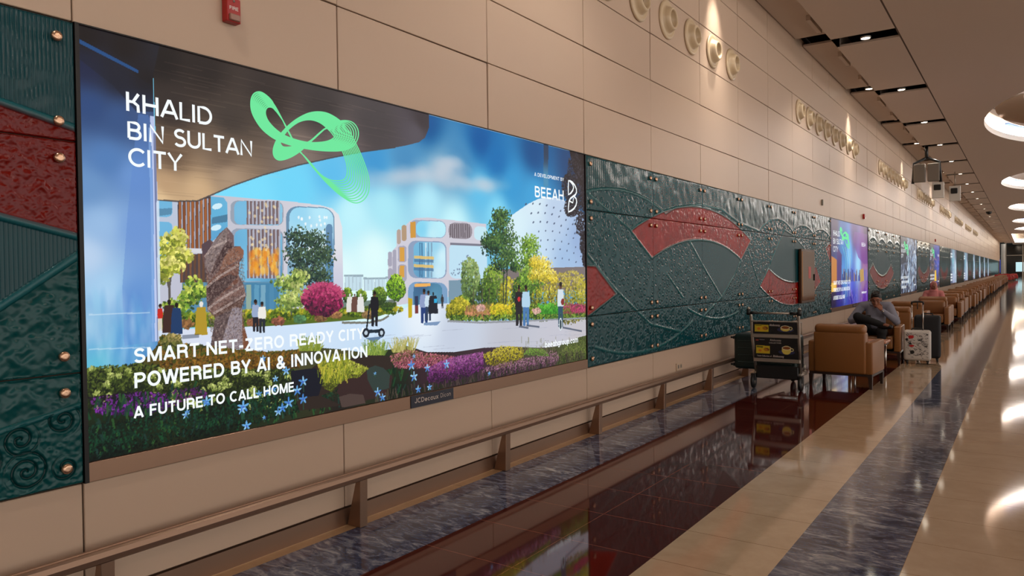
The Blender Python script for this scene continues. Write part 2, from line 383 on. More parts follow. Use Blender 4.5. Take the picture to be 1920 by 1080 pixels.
# ------------------------------------------------------------------ painter for printed / lit pictures (sRGB raster on wall coordinates)
class Paint:
    def __init__(s, Y, Z, base=(0, 0, 0)):
        s.Y, s.Z = np.asarray(Y, float), np.asarray(Z, float)
        s.C = np.ones((len(Z), len(Y), 3))*np.array(base)/255.0
    def win(s, y0, y1, z0, z1):
        a, b = np.searchsorted(s.Y, y0), np.searchsorted(s.Y, y1); c, d = np.searchsorted(s.Z, z0), np.searchsorted(s.Z, z1)
        return a, b, c, d
    def mask(s, pts):
        pts = np.asarray(pts, float); a, b, c, d = s.win(pts[:, 0].min(), pts[:, 0].max(), pts[:, 1].min(), pts[:, 1].max())
        if a >= b or c >= d: return None
        Y = s.Y[a:b][None, :]; Z = s.Z[c:d][:, None]; ins = np.zeros((d-c, b-a), bool)
        for (x0, y0), (x1, y1) in zip(pts, np.roll(pts, -1, 0)):
            if y0 == y1: continue
            cond = (Z >= min(y0, y1)) & (Z < max(y0, y1)); xx = x0+(Z-y0)*(x1-x0)/(y1-y0)
            ins ^= cond & (Y < xx)
        return (a, b, c, d), ins
    def poly(s, pts, col, al=1.0):
        r = s.mask(pts)
        if r is None: return
        (a, b, c, d), m = r; k = (m*al)[..., None]
        s.C[c:d, a:b] = s.C[c:d, a:b]*(1-k)+np.array(col)/255.0*k
    def idw(s, pts, anchors, al=1.0, pw=2.5):
        r = s.mask(pts)
        if r is None: return
        (a, b, c, d), m = r; Y = s.Y[a:b][None, :]; Z = s.Z[c:d][:, None]
        num = np.zeros((d-c, b-a, 3)); den = np.zeros((d-c, b-a))
        for (y, z), col in anchors:
            wt = 1.0/((Y-y)**2+(Z-z)**2+1e-3)**(pw/2); num += wt[..., None]*np.array(col)/255.0; den += wt
        k = (m*al)[..., None]; s.C[c:d, a:b] = s.C[c:d, a:b]*(1-k)+num/den[..., None]*k
    def dab(s, y, z, ry, rz, col, al=1.0, ang=0.0, soft=False):
        R = max(ry, rz); a, b, c, d = s.win(y-R, y+R, z-R, z+R)
        if a >= b or c >= d: return
        Y = s.Y[a:b][None, :]-y; Z = s.Z[c:d][:, None]-z
        ca, sa = math.cos(ang), math.sin(ang)
        q = ((Y*ca+Z*sa)/ry)**2+((-Y*sa+Z*ca)/rz)**2
        k = (np.clip(1-q, 0, 1)*al if soft else (q < 1)*al)[..., None]
        s.C[c:d, a:b] = s.C[c:d, a:b]*(1-k)+np.array(col)/255.0*k
    def line(s, pts, wd, col, al=1.0):
        for p, q in zip(pts, pts[1:]):
            dy, dz = q[0]-p[0], q[1]-p[1]; l = math.hypot(dy, dz) or 1e-6; ny, nz = -dz/l*wd/2, dy/l*wd/2
            s.poly([(p[0]+ny, p[1]+nz), (q[0]+ny, q[1]+nz), (q[0]-ny, q[1]-nz), (p[0]-ny, p[1]-nz)], col, al)
    def leaves(s, pts, n, r, cols, al=0.9, asp=0.55, grad=None, soft=False):
        pts = np.asarray(pts, float); lo, hi = pts.min(0), pts.max(0); k = 0; tries = 0
        path = pts; r, n = r*0.52, int(n*2.9)
        while k < n and tries < n*8:
            tries += 1
            y, z = RNG.uniform(lo[0], hi[0]), RNG.uniform(lo[1], hi[1]); ins = False
            for (x0, y0), (x1, y1) in zip(path, np.roll(path, -1, 0)):
                if (y0 <= z) != (y1 <= z) and y < x0+(z-y0)*(x1-x0)/(y1-y0): ins = not ins
            if not ins: continue
            k += 1; rr = r*RNG.uniform(0.5, 1.3)
            if grad is None: c = cols[RNG.integers(len(cols))]
            else:                                   # lighter leaves towards one side
                f = ((y-lo[0])/(hi[0]-lo[0]+1e-9)*grad[0]+(z-lo[1])/(hi[1]-lo[1]+1e-9)*grad[1]); f = min(0.999, max(0, f+RNG.uniform(-0.3, 0.3)))
                c = cols[int(f*len(cols))]
            s.dab(y, z, rr, rr*asp, np.array(c)*RNG.uniform(.72, 1.2), al*.85, RNG.uniform(0, PI), soft)
    def obj(s, name, x, parent):
        nz, ny = len(s.Z), len(s.Y); P = np.zeros((nz, ny, 3))
        P[..., 0] = x; P[..., 1] = s.Y[None, :]; P[..., 2] = s.Z[:, None]
        return grid_obj(name, P, lin(np.clip(s.C, 0, 1)), m_screen, parent, False)
def PX(pts): return [wl(*p) for p in pts]
def crop(s, ox, oy, pts): return [(ox+s*x, oy+s*y) for x, y in pts]
def blob(cx, cy, rx, ry, n=18, rough=0.12, a0=0.0):
    return [(cx+rx*(1+RNG.uniform(-rough, rough))*math.cos(2*PI*k/n+a0), cy+ry*(1+RNG.uniform(-rough, rough))*math.sin(2*PI*k/n+a0)) for k in range(n)]
def rrect(x0, y0, x1, y1, r, sl=0.0, n=5):          # rounded rectangle in pixels, sl = slope of its top and bottom
    o = []
    for cx, cy, a in ((x1-r, y0+r, -90), (x1-r, y1-r, 0), (x0+r, y1-r, 90), (x0+r, y0+r, 180)):
        for k in range(n+1):
            t = math.radians(a+90*k/n); x, y = cx+r*math.cos(t), cy+r*math.sin(t); o.append((x, y+sl*(x-x0)))
    return o

ZT, ZB, ZF = 2.606, 0.703, 0.612                     # picture top, picture bottom, sill bottom
def paint_main():
    y0, y1 = PY0+0.022, PY0+3*PW-0.018
    tab = np.linspace(y0, y1, 400); pxs = np.array([pxof(y) for y in tab])
    Y = np.interp(np.linspace(pxs[0], pxs[-1], 1040), pxs, tab); Z = np.linspace(ZB, ZT, 680)
    p = Paint(Y, Z, (190, 225, 240)); A = lambda l: [(wl(*q), c) for q, c in l]
    full = [(y0-1, ZB-1), (y1+1, ZB-1), (y1+1, ZT+1), (y0-1, ZT+1)]
    full = [(max(a, y0), max(ZB, min(b, ZT))) for a, b in full]
    mpx = lambda x: 1.0/(CAM_F/(1.927+0.821*wl(x, 500)[0]))     # metres per vertical pixel
    # sky
    p.idw(full, A([((800, 230), (4, 84, 148)), ((900, 262), (0, 88, 158)), ((1000, 285), (10, 78, 138)), ((1070, 300), (20, 66, 116)), ((700, 300), (60, 150, 208)), ((760, 300), (70, 140, 190)), ((620, 330), (92, 188, 236)),
        ((830, 318), (120, 168, 200)), ((860, 300), (66, 136, 186)), ((550, 350), (110, 212, 248)), ((470, 372), (120, 220, 252)), ((660, 400), (190, 242, 252)), ((720, 390), (170, 232, 246)), ((800, 380), (176, 232, 248)), ((900, 360), (96, 190, 232)), ((960, 350), (50, 152, 210)),
        ((1000, 370), (60, 160, 215)), ((700, 480), (222, 252, 252)), ((700, 550), (226, 250, 252)), ((850, 420), (196, 244, 252)), ((930, 400), (130, 214, 244)), ((640, 520), (222, 250, 252)), ((930, 300), (16, 110, 178))]), pw=3.0)
    for c in ((830, 322, 46, 14), (790, 330, 50, 12), (860, 340, 60, 12), (740, 338, 60, 14), (905, 350, 40, 10), (840, 306, 26, 10)):
        for k in range(60):
            x, y = c[0]+RNG.normal()*c[2]*0.55, c[1]+RNG.normal()*c[3]*0.6; yy, zz = wl(x, y)
            p.dab(yy, zz, 0.11, 0.05, (196, 206, 218), 0.06, 0, True)
    # dome at the right
    D = PX([(958, 404), (975, 392), (990, 382), (1008, 373), (1025, 370), (1045, 372), (1062, 378), (1080, 390), (1100, 408), (1100, 510), (960, 520), (940, 440)])
    p.idw(D, A([((1000, 380), (214, 234, 246)), ((970, 420), (214, 238, 248)), ((1040, 400), (186, 206, 232)), ((1085, 450), (150, 176, 216)), ((1060, 490), (160, 190, 226)), ((1000, 470), (196, 222, 244)), ((970, 480), (214, 238, 248))]))
    for i in range(9):
        for j in range(7):
            x = 985+i*13+j*7+(j % 2)*3; y = 383+j*17+i*i*0.9-i*2
            if 966 < x < 1095 and y < 500 and y > 372+abs(x-1030)*0.16: yy, zz = wl(x, y); p.dab(yy, zz, 0.011+0.004*(j < 3), 0.008, (70, 82, 110), 0.85, 0.5)
    p.poly(PX([(900, 506), (1100, 500), (1100, 545), (900, 545)]), (122, 112, 112))
    # far skyline
    for x0, x1, y in ((646, 678, 517), (682, 700, 522), (702, 722, 522), (724, 742, 520)):
        p.poly(PX([(x0, y), (x1, y), (x1, 545), (x0, 545)]), (196, 222, 234)); p.line(PX([(x0-2, y), (x1+2, y)]), 0.012, (150, 172, 184))
        for x in range(x0, x1, 7): p.line(PX([(x, y), (x, 545)]), 0.006, (170, 190, 202))
    # right building
    W1, W2, W3 = (206, 204, 216), (166, 164, 182), (232, 232, 240)
    p.poly(PX([(742, 436), (752, 430), (768, 414), (778, 409), (800, 408), (840, 412), (910, 420), (912, 545), (728, 575), (726, 480), (742, 462)]), W1)
    for q, c in ((rrect(726, 472, 734, 500, 4), W2), (rrect(735, 468, 742, 516, 3.5), W2), (rrect(726, 503, 735, 525, 4), W2), (rrect(743, 430, 750, 458, 3.5), (178, 160, 150)), (rrect(752, 422, 761, 452, 4), (178, 150, 120)),
                 (rrect(745, 461, 761, 492, 5), W2), (rrect(745, 496, 761, 528, 5), W2)): p.poly(PX(q), c)
    for q in ((748, 464, 757, 490), (748, 498, 757, 520), (768, 416, 778, 446)): p.poly(PX([(q[0], q[1]), (q[2], q[1]), (q[2], q[3]), (q[0], q[3])]), (214, 158, 66))
    p.poly(PX(rrect(767, 412, 835, 445, 12, 0.03)), (150, 170, 196)); p.idw(PX(rrect(779, 414, 834, 444, 11, 0.03)), A([((790, 430), (130, 210, 240)), ((830, 420), (186, 238, 250)), ((810, 440), (190, 236, 248))]))
    p.poly(PX([(768, 417), (778, 415), (778, 446), (768, 446)]), (206, 150, 64))
    p.poly(PX(rrect(764, 451, 836, 521, 14, 0.03)), (140, 158, 188)); p.idw(PX(rrect(774, 453, 834, 520, 13, 0.03)), A([((785, 470), (110, 180, 216)), ((790, 510), (90, 150, 190)), ((828, 480), (206, 240, 250)), ((815, 460), (150, 210, 236)), ((822, 510), (200, 234, 248))]))
    for x, c in ((786, (60, 110, 150)), (790, (60, 110, 150)), (797, (220, 236, 244)), (802, (96, 136, 170)), (808, (120, 150, 176))): p.line(PX([(x, 455), (x, 520)]), 0.012, c, 0.8)
    for y in (482, 498): p.line(PX([(775, y), (812, y+2)]), 0.02, (226, 190, 110), 0.9); p.line(PX([(775, y+6), (812, y+8)]), 0.02, (70, 110, 150), 0.7)
    p.poly(PX(rrect(840, 417, 884, 447, 12, 0.04)), (150, 142, 152))
    for x in range(843, 882, 4): p.line(PX([(x, 420), (x, 446)]), 0.011, (98, 88, 96))
    p.poly(PX(rrect(888, 424, 912, 450, 8, 0.04)), (196, 230, 242)); p.poly(PX(rrect(841, 456, 912, 522, 12, 0.03)), (190, 224, 242)); p.line(PX([(843, 457), (905, 460)]), 0.016, (120, 120, 136))
    for k in range(70):
        x, y = RNG.uniform(844, 884), RNG.uniform(468, 516)
        if y > 520-(x-838)*1.1: yy, zz = wl(x, y); p.dab(yy, zz, 0.008, 0.006, (116, 134, 160), 0.8)
    p.poly(PX(rrect(764, 528, 838, 590, 16, 0.03)), (120, 158, 196)); p.idw(PX(rrect(774, 530, 828, 590, 12, 0.03)), A([((790, 540), (60, 100, 140)), ((810, 560), (90, 150, 180)), ((800, 575), (60, 120, 150))]))
    p.poly(PX([(840, 526), (912, 522), (912, 575), (840, 575)]), (120, 150, 170)); p.line(PX([(776, 535), (806, 534)]), 0.02, (238, 176, 90))
    # left building
    F = PX([(290, 372), (395, 366), (470, 372), (545, 378), (600, 385), (622, 391), (634, 403), (640, 425), (643, 590), (290, 610)])
    p.idw(F, A([((300, 400), (186, 196, 216)), ((450, 420), (196, 196, 208)), ((540, 440), (206, 204, 214)), ((630, 430), (226, 226, 232)), ((632, 560), (200, 202, 222)), ((400, 560), (190, 190, 206))]))
    glass = lambda q, al=1.0: p.idw(PX(q), A([((300, 400), (110, 180, 220)), ((410, 400), (96, 176, 216)), ((450, 400), (120, 186, 222)), ((410, 450), (90, 160, 205)), ((450, 500), (120, 190, 226)), ((580, 410), (176, 230, 248)), ((600, 520), (130, 180, 214)), ((560, 540), (70, 120, 160)), ((500, 580), (70, 140, 180))]), al)
    glass(rrect(285, 372, 322, 407, 10)); glass(rrect(285, 416, 322, 520, 10)); p.poly(PX([(292, 392), (322, 390), (320, 402), (292, 406)]), (70, 110, 140), 0.6)
    p.poly(PX([(332, 374), (394, 368), (394, 470), (332, 468)]), (74, 62, 66))
    for i, x in enumerate(range(334, 394, 8)): p.poly(PX([(x, 373), (x+4.2, 373), (x+4.2, 467), (x, 467)]), ((158, 92, 48), (132, 74, 40), (168, 104, 58))[i % 3]); p.line(PX([(x+6, 372), (x+6, 467)]), 0.006, (170, 170, 184))
    glass([(394, 369), (418, 371), (425, 380), (426, 425), (412, 440), (394, 455)]); p.poly(PX([(396, 408), (425, 402), (425, 416), (396, 420)]), (60, 100, 130), 0.7)
    for q in ((406, 387, 5, 4), (404, 427, 5, 3)): p.dab(*wl(q[0], q[1]), 0.03, 0.014, (220, 244, 252), 0.9, 0.3)
    p.poly(PX(rrect(431, 376, 530, 421, 12, 0.02)), (150, 160, 176)); glass(rrect(438, 377, 528, 421, 11, 0.02))
    p.poly(PX(rrect(431, 428, 530, 528, 14, 0.02)), (150, 160, 178)); glass(rrect(438, 430, 528, 527, 14, 0.02))
    for (xa, xb, ya, yb) in ((462, 520, 377, 421), (463, 522, 430, 522)):
        p.poly(PX([(xa, ya), (xb, ya+2), (xb, yb), (xa, yb)]), (84, 70, 78))
        for i, x in enumerate(range(xa, xb, 7)):
            p.line(PX([(x+1, ya), (x+1, yb)]), 0.012, (124, 104, 106)); p.line(PX([(x+4, ya), (x+4, yb)]), 0.010, (176, 178, 194))
    for k in range(110):
        x, y = RNG.uniform(468, 520), RNG.uniform(470, 512); p.dab(*wl(x, y), 0.012, 0.022, ((236, 160, 44), (220, 120, 30), (250, 200, 90))[k % 3], 0.4)
    for k in range(30): p.dab(*wl(RNG.uniform(466, 520), RNG.uniform(382, 470)), 0.008, 0.008, (236, 214, 170), 0.7)
    p.poly(PX(rrect(535, 386, 626, 485, 22, 0.04)), (104, 140, 170)); p.idw(PX(rrect(541, 388, 624, 485, 20, 0.04)), A([((560, 400), (150, 212, 240)), ((600, 400), (180, 232, 250)), ((600, 460), (214, 240, 250)), ((550, 470), (180, 220, 240)), ((620, 470), (110, 160, 200))]))
    p.poly(PX(rrect(610, 420, 622, 482, 6)), (80, 120, 160), 0.8); p.poly(PX(rrect(538, 486, 624, 560, 8, 0.0)), (140, 180, 206)); p.poly(PX(rrect(610, 484, 624, 530, 4)), (90, 140, 180))
    for k in range(26): p.dab(*wl(RNG.uniform(545, 612), RNG.uniform(402, 470)), 0.007, 0.009, (248, 252, 252), 0.8)
    p.line(PX([(292, 470), (356, 474)]), 0.03, (206, 206, 216)); p.line(PX([(330, 470), (395, 470)]), 0.022, (214, 214, 222))
    p.poly(PX([(336, 476), (392, 476), (386, 530), (336, 530)]), (76, 62, 64))
    for i, x in enumerate(range(338, 390, 8)): p.poly(PX([(x, 476), (x+4, 476), (x+4, 530), (x, 530)]), ((120, 80, 56), (98, 66, 50))[i % 2])
    p.poly(PX([(340, 530), (540, 528), (545, 585), (340, 590)]), (88, 140, 172)); p.poly(PX(rrect(452, 531, 540, 585, 10)), (66, 128, 166))
    for x, c in ((465, (196, 196, 150)), (480, (110, 170, 200)), (492, (150, 190, 206)), (508, (80, 140, 176)), (526, (150, 200, 220))): p.line(PX([(x, 534), (x, 583)]), 0.03, c, 0.6)
    # plaza
    p.idw(PX([(292, 620), (640, 602), (690, 604), (712, 598), (740, 588), (770, 572), (850, 568), (845, 590), (870, 602), (1000, 600), (1100, 594), (1100, 690), (640, 700), (292, 720)]),
          A([((350, 640), (214, 222, 240)), ((560, 630), (206, 226, 248)), ((700, 620), (206, 228, 250)), ((790, 590), (230, 240, 250)), ((850, 630), (196, 206, 224)), ((1050, 620), (196, 196, 208)), ((950, 650), (190, 192, 204)), ((700, 660), (190, 216, 240)), ((1080, 650), (196, 192, 198))]))
    for k in range(26):
        x, y = RNG.uniform(700, 1090), RNG.uniform(615, 655); p.line(PX([(x, y), (x+40, y-3)]), 0.004, (160, 166, 184), 0.4)
    # hedges and shrubs
    gy = [(44, 70, 20), (86, 112, 26), (128, 150, 34), (170, 176, 50)]; gd = [(14, 32, 22), (28, 54, 30), (52, 84, 36), (96, 122, 48)]; gg = [(30, 56, 24), (60, 92, 30), (98, 134, 42), (150, 176, 62)]
    yel = [(70, 84, 20), (128, 130, 28), (180, 170, 40), (212, 196, 60)]
    def bush(c, n, r, cols, base=None, grad=(0.35, 0.65), rough=0.14):
        q = PX(blob(*c, rough=rough))
        if base: p.poly(q, base, 0.9)
        p.leaves(q, n, r, cols, 0.92, 0.6, grad)
    p.poly(PX([(292, 592), (420, 590), (520, 584), (640, 580), (700, 578), (742, 566), (742, 582), (700, 596), (640, 602), (500, 612), (330, 614), (292, 618)]), (84, 104, 30))
    for x in range(300, 745, 7): bush((x, 600-(x-300)*0.045+RNG.uniform(-4, 4), 12, 9-(x > 640)*4), 26, 0.022, gy if x % 3 else yel)
    for x, y, c in ((520, 602, (122, 74, 56)), (475, 604, (130, 84, 60)), (600, 596, (110, 80, 50)), (628, 590, (134, 96, 60)), (560, 598, (70, 110, 70)), (350, 608, (120, 84, 50)), (688, 590, (120, 96, 60))): bush((x, y, 11, 7), 40, 0.02, [c, tuple(int(v*1.3) for v in c)], c)
    for x, y, w_, h_ in ((650, 553, 9, 14), (676, 556, 10, 12), (710, 556, 14, 18), (742, 540, 18, 25), (726, 575, 12, 8)): bush((x, y, w_, h_), 120, 0.016, gg if x != 742 else [(60, 100, 14), (96, 146, 24), (140, 190, 40), (176, 214, 60)], (40, 70, 30))
    p.poly(PX([(640, 565), (740, 562), (740, 576), (640, 580)]), (34, 52, 30), 0.6)
    def tree(trunk, blobs, n, r, cols, tc=(60, 50, 44), tw=0.02, base=None):
        for t in trunk: p.line(PX(t), tw, tc)
        for cx, cy, rx, ry in blobs:                 # airy crown: leaves scattered, thinning out at the rim
            for k in range(int(n*1.7)):
                gx, gy_ = RNG.normal(0, .52), RNG.normal(0, .52)
                if gx*gx+gy_*gy_ > 1.5: continue
                yy, zz = wl(cx+gx*rx, cy+gy_*ry); f = min(.999, max(0, .55-.3*gy_+.15*gx+RNG.uniform(-.35, .35))); rr = r*.5*RNG.uniform(.5, 1.3)
                p.dab(yy, zz, rr, rr*.6, np.array(cols[int(f*len(cols))])*RNG.uniform(.75, 1.2), .85, RNG.uniform(0, PI))
    # trees in front of the left building
    tree([[(318, 600), (316, 540), (322, 490)], [(316, 540), (306, 500)]], [(316, 470, 24, 32), (332, 452, 16, 20), (304, 510, 14, 18), (338, 480, 20, 12), (318, 500, 22, 14)], 150, 0.024, [(96, 110, 34), (150, 158, 50), (196, 196, 84), (222, 216, 120)], (90, 84, 80), 0.012)
    tree([], [(362, 545, 16, 26), (350, 560, 14, 18), (376, 548, 14, 10), (330, 575, 22, 16)], 110, 0.022, gg+[(196, 206, 90)])
    tree([[(585, 590), (578, 520), (570, 460)], [(578, 520), (600, 470)], [(576, 540), (548, 470)]], [(560, 446, 26, 20), (590, 452, 24, 22), (606, 480, 20, 18), (556, 480, 24, 20), (584, 490, 30, 26), (600, 520, 20, 18), (566, 516, 20, 16)], 190, 0.017, [(18, 34, 40), (30, 52, 48), (48, 74, 56), (80, 104, 74)], (40, 46, 50), 0.012)
    tree([[(545, 590), (546, 550)]], [(540, 530, 28, 16), (560, 520, 16, 14), (556, 556, 24, 22), (536, 566, 18, 16)], 150, 0.02, [(70, 96, 40), (112, 138, 60), (156, 176, 84), (196, 206, 120)], (80, 90, 80), 0.008)
    bush((605, 562, 38, 30), 900, 0.02, [(60, 18, 46), (110, 26, 62), (160, 40, 92), (200, 74, 120)], (84, 28, 52), (0.2, 0.8), 0.1)
    for k in range(60):
        a = RNG.uniform(0, PI); p.line(PX([(605+30*math.cos(a), 560-22*math.sin(a)), (605+43*math.cos(a), 560-33*math.sin(a))]), 0.006, (190, 70, 110), 0.8)
    # planting at the right
    for b_, n, cs in (((870, 575, 24, 22), 260, gg), ((905, 560, 26, 40), 300, gd+gg), ((880, 520, 18, 38), 260, [(70, 96, 50), (112, 140, 76), (160, 180, 110)]), ((925, 545, 24, 52), 340, gg), ((955, 560, 22, 40), 260, yel), ((985, 560, 30, 44), 300, gd), ((1020, 565, 26, 36), 260, yel), ((1065, 555, 36, 50), 520, [(88, 84, 26), (136, 128, 40), (180, 164, 62), (206, 190, 90)]), ((1090, 560, 14, 44), 120, yel), ((860, 600-26, 20, 16), 140, yel)):
        bush(b_, n, 0.024, cs)
    for x in (884, 900, 915, 930, 975, 1000, 1030, 1060): p.line(PX([(x, 590), (x+RNG.uniform(-6, 6), 540)]), 0.01, (90, 80, 60), 0.8)
    tree([[(942, 585), (944, 470), (940, 400)], [(946, 585), (950, 500)]], [(938, 404, 16, 14), (938, 425, 22, 18), (926, 448, 22, 14), (950, 450, 20, 18), (935, 468, 28, 16), (922, 456, 18, 12), (955, 480, 18, 16), (940, 495, 20, 14), (965, 500, 8, 8)], 220, 0.022, [(14, 36, 28), (28, 60, 38), (54, 92, 48), (96, 130, 62)], (50, 60, 50), 0.014)
    tree([[(995, 590), (996, 530), (990, 480)], [(996, 550), (1010, 520)]], [(992, 460, 17, 18), (990, 490, 22, 26), (1000, 520, 24, 24), (985, 530, 20, 26)], 320, 0.022, [(40, 74, 24), (72, 112, 32), (110, 150, 46), (150, 184, 70)], (60, 62, 44), 0.012)
    tree([], [(1015, 498, 18, 14), (1010, 515, 22, 14), (1032, 520, 12, 12), (1004, 492, 12, 10)], 220, 0.022, [(150, 140, 30), (196, 176, 44), (226, 200, 60), (240, 220, 110)])
    for x0, x1, cs in ((842, 880, yel), (880, 928, [(170, 120, 80), (196, 130, 96), (150, 130, 60), (110, 110, 50)]), (925, 968, [(120, 140, 20), (176, 176, 30), (220, 190, 40), (230, 206, 50)]), (966, 1012, gy+gg), (1012, 1062, [(40, 120, 30), (70, 160, 40), (110, 190, 60)]), (1060, 1100, [(100, 110, 40), (150, 60, 80), (120, 120, 40), (176, 80, 110)])):
        for x in range(x0, x1, 5): bush((x, 585-(x-842)*0.012, 8, 13), 70, 0.02, cs, rough=0.25)
    for x, y in ((900, 577), (1005, 583)): bush((x, y, 8, 6), 50, 0.018, [(214, 176, 160), (200, 150, 140)])
    bush((1082, 578, 16, 8), 120, 0.018, [(150, 40, 80), (190, 70, 110), (110, 40, 60)])
    p.leaves(PX([(842, 592), (1100, 588), (1100, 598), (842, 602)]), 500, 0.018, gg, 0.9, 0.6)
    p.line(PX([(838, 602), (900, 605), (1000, 601), (1100, 596)]), 0.014, (146, 150, 158))
    p.line(PX([(640, 605), (690, 605), (715, 600), (728, 592)]), 0.014, (120, 120, 110))
    # dark foliage hanging at the top right and the dark mullion
    p.idw(PX([(1018, 260), (1027, 262), (1027, 350), (1018, 350)]), A([((1022, 280), (44, 60, 84)), ((1022, 345), (70, 140, 180))]))
    p.poly(PX([(1066, 280), (1100, 288), (1100, 400), (1092, 396), (1086, 350), (1074, 320), (1070, 300)]), (26, 12, 14))
    for b_ in ((1076, 318, 14, 30), (1088, 350, 14, 40), (1080, 375, 20, 28), (1066, 350, 14, 24), (1070, 390, 14, 18), (1090, 420, 12, 24), (1094, 455, 8, 22), (1096, 485, 5, 16)): p.leaves(PX(blob(*b_)), 190, 0.022, [(24, 14, 18), (40, 30, 36), (60, 56, 70), (30, 22, 24)], 0.9)
    # soffit of the near canopy
    S = crop(0.2708, 220, 150, [(265, 832), (400, 840), (550, 838), (640, 800), (800, 730), (1000, 660), (1250, 590), (1500, 535), (1700, 497), (1920, 468)])
    S = S+[(760, 273), (784, 267), (796, 258), (803, 240), (803, 214), (700, 185), (500, 132), (300, 78), (285, 120), (290, 240)]
    p.idw(PX(S), A([((300, 110), (24, 19, 20)), ((380, 130), (36, 29, 28)), ((500, 170), (48, 40, 38)), ((600, 200), (56, 50, 50)), ((700, 230), (70, 64, 66)), ((780, 250), (86, 80, 88)), ((790, 225), (60, 52, 56)), ((640, 270), (104, 92, 92)), ((320, 200), (50, 42, 40)), ((430, 220), (64, 55, 50)), ((420, 290), (112, 92, 76)),
         ((320, 290), (106, 84, 66)), ((310, 350), (186, 152, 116)), ((370, 360), (206, 172, 132)), ((430, 335), (170, 144, 118)), ((560, 295), (128, 112, 104)), ((300, 372), (226, 194, 150))]), pw=3)
    for k in range(240):
        x, y = RNG.uniform(300, 760), RNG.uniform(110, 370); m_ = 0.03; yy, zz = wl(x, y)
        if zz > wl(*((x, 377-(x-369)*0.27 if x > 369 else 377)))[1]+0.02 and zz < ZT-0.05: p.line([(yy-0.1, zz), (yy+0.1, zz)], 0.004, (20, 14, 12) if k % 2 else (220, 190, 160), 0.07)
    p.line(PX(S[:10]), 0.008, (70, 64, 66), 0.8)
    # glass pillar at the left
    p.idw(PX([(140, 30), (300, 75), (286, 140), (287, 200), (292, 400), (296, 620), (296, 720), (140, 730)]), A([((160, 70), (20, 14, 16)), ((230, 90), (22, 17, 19)), ((270, 150), (24, 20, 24)), ((220, 150), (28, 32, 48)), ((160, 120), (28, 36, 68)), ((170, 200), (44, 72, 122)), ((220, 220), (52, 82, 132)), ((265, 215), (60, 84, 130)), ((200, 300), (80, 124, 182)),
        ((165, 350), (104, 146, 196)), ((250, 330), (104, 146, 206)), ((190, 420), (150, 186, 226)), ((160, 480), (184, 208, 236)), ((250, 430), (120, 160, 216)), ((200, 540), (166, 206, 238)), ((250, 560), (104, 156, 214)), ((170, 620), (150, 196, 228)), ((240, 640), (96, 164, 218)), ((180, 680), (96, 186, 214)), ((270, 660), (80, 140, 196))]), pw=3)
    p.poly(PX([(148, 74), (258, 132), (258, 138), (148, 82)]), (30, 82, 142), 0.85)
    p.poly(PX([(148, 84), (250, 140), (282, 160), (286, 210), (255, 210), (210, 160), (148, 112)]), (24, 26, 38), 0.55)
    p.poly(PX([(258, 214), (276, 216), (286, 232), (292, 380), (294, 640), (232, 648), (228, 540), (238, 400), (250, 280)]), (92, 134, 204), 0.45)
    p.line(PX([(284, 218), (290, 360), (293, 640)]), 0.02, (196, 206, 240), 0.9); p.line(PX([(288, 250), (294, 500), (296, 640)]), 0.012, (110, 120, 160), 0.9); p.line(PX([(279, 240), (284, 420), (286, 640)]), 0.012, (150, 186, 236), 0.5)
    p.poly(PX([(292, 376), (297, 376), (301, 690), (296, 690)]), (214, 230, 246), 0.85)
    for k in range(80):
        x, y = RNG.uniform(165, 285), RNG.uniform(560, 690); p.dab(*wl(x, y), 0.02, 0.07, ((220, 236, 250), (60, 130, 200), (120, 200, 230))[k % 3], 0.12, 0, True)
    for y in (590, 655): p.line(PX([(165, y), (280, y-4)]), 0.006, (210, 230, 244), 0.5)
    # sculpture
    sc = lambda q: PX(crop(0.2963, 280, 340, q))
    p.poly(sc([(326, 400), (380, 366), (400, 386), (440, 330), (486, 290), (528, 340), (530, 412), (570, 410), (594, 440), (590, 480), (568, 510), (560, 590), (590, 650), (608, 720), (580, 800), (590, 900), (630, 1060), (380, 1060), (412, 860), (362, 812), (355, 690), (368, 620), (346, 540), (330, 470)]), (104, 78, 76))
    for q, c in (([(326, 400), (380, 366), (392, 420), (336, 470)], (84, 66, 74)), ([(400, 386), (486, 290), (488, 380), (430, 470), (380, 590), (346, 530), (352, 470)], (128, 112, 112)), ([(486, 290), (528, 340), (530, 412), (486, 378)], (112, 90, 92)), ([(486, 378), (530, 412), (480, 470), (384, 600), (430, 480)], (62, 42, 44)),
        ([(500, 430), (570, 410), (594, 440), (590, 480), (500, 530), (440, 560), (470, 480)], (138, 92, 72)), ([(440, 560), (568, 510), (560, 590), (560, 640), (420, 740), (360, 720), (370, 640)], (110, 70, 58)), ([(360, 660), (500, 590), (560, 600), (420, 740), (364, 800)], (66, 46, 46)), ([(364, 800), (420, 740), (590, 650), (600, 700), (470, 770), (400, 836)], (120, 88, 80)),
        ([(400, 840), (470, 770), (608, 720), (580, 800), (520, 830), (412, 870)], (86, 58, 50)), ([(412, 860), (520, 810), (440, 1060), (380, 1060)], (84, 68, 70)), ([(520, 800), (580, 800), (590, 1060), (440, 1060)], (150, 140, 150)), ([(580, 800), (592, 900), (635, 1060), (588, 1060)], (120, 74, 52))): p.poly(sc(q), c)
    for q in ([(348, 480), (390, 420), (486, 378)], [(358, 670), (440, 600), (560, 530)], [(366, 806), (470, 730), (592, 660)], [(400, 838), (500, 780), (606, 716)]): p.line(sc(q), 0.012, (190, 170, 164), 0.8)
    p.leaves(sc([(346, 470), (486, 300), (528, 412), (590, 470), (606, 720), (590, 1060), (400, 1060), (360, 800)]), 1500, 0.010, [(60, 44, 44), (150, 130, 126), (120, 96, 90), (180, 160, 150)], 0.35)
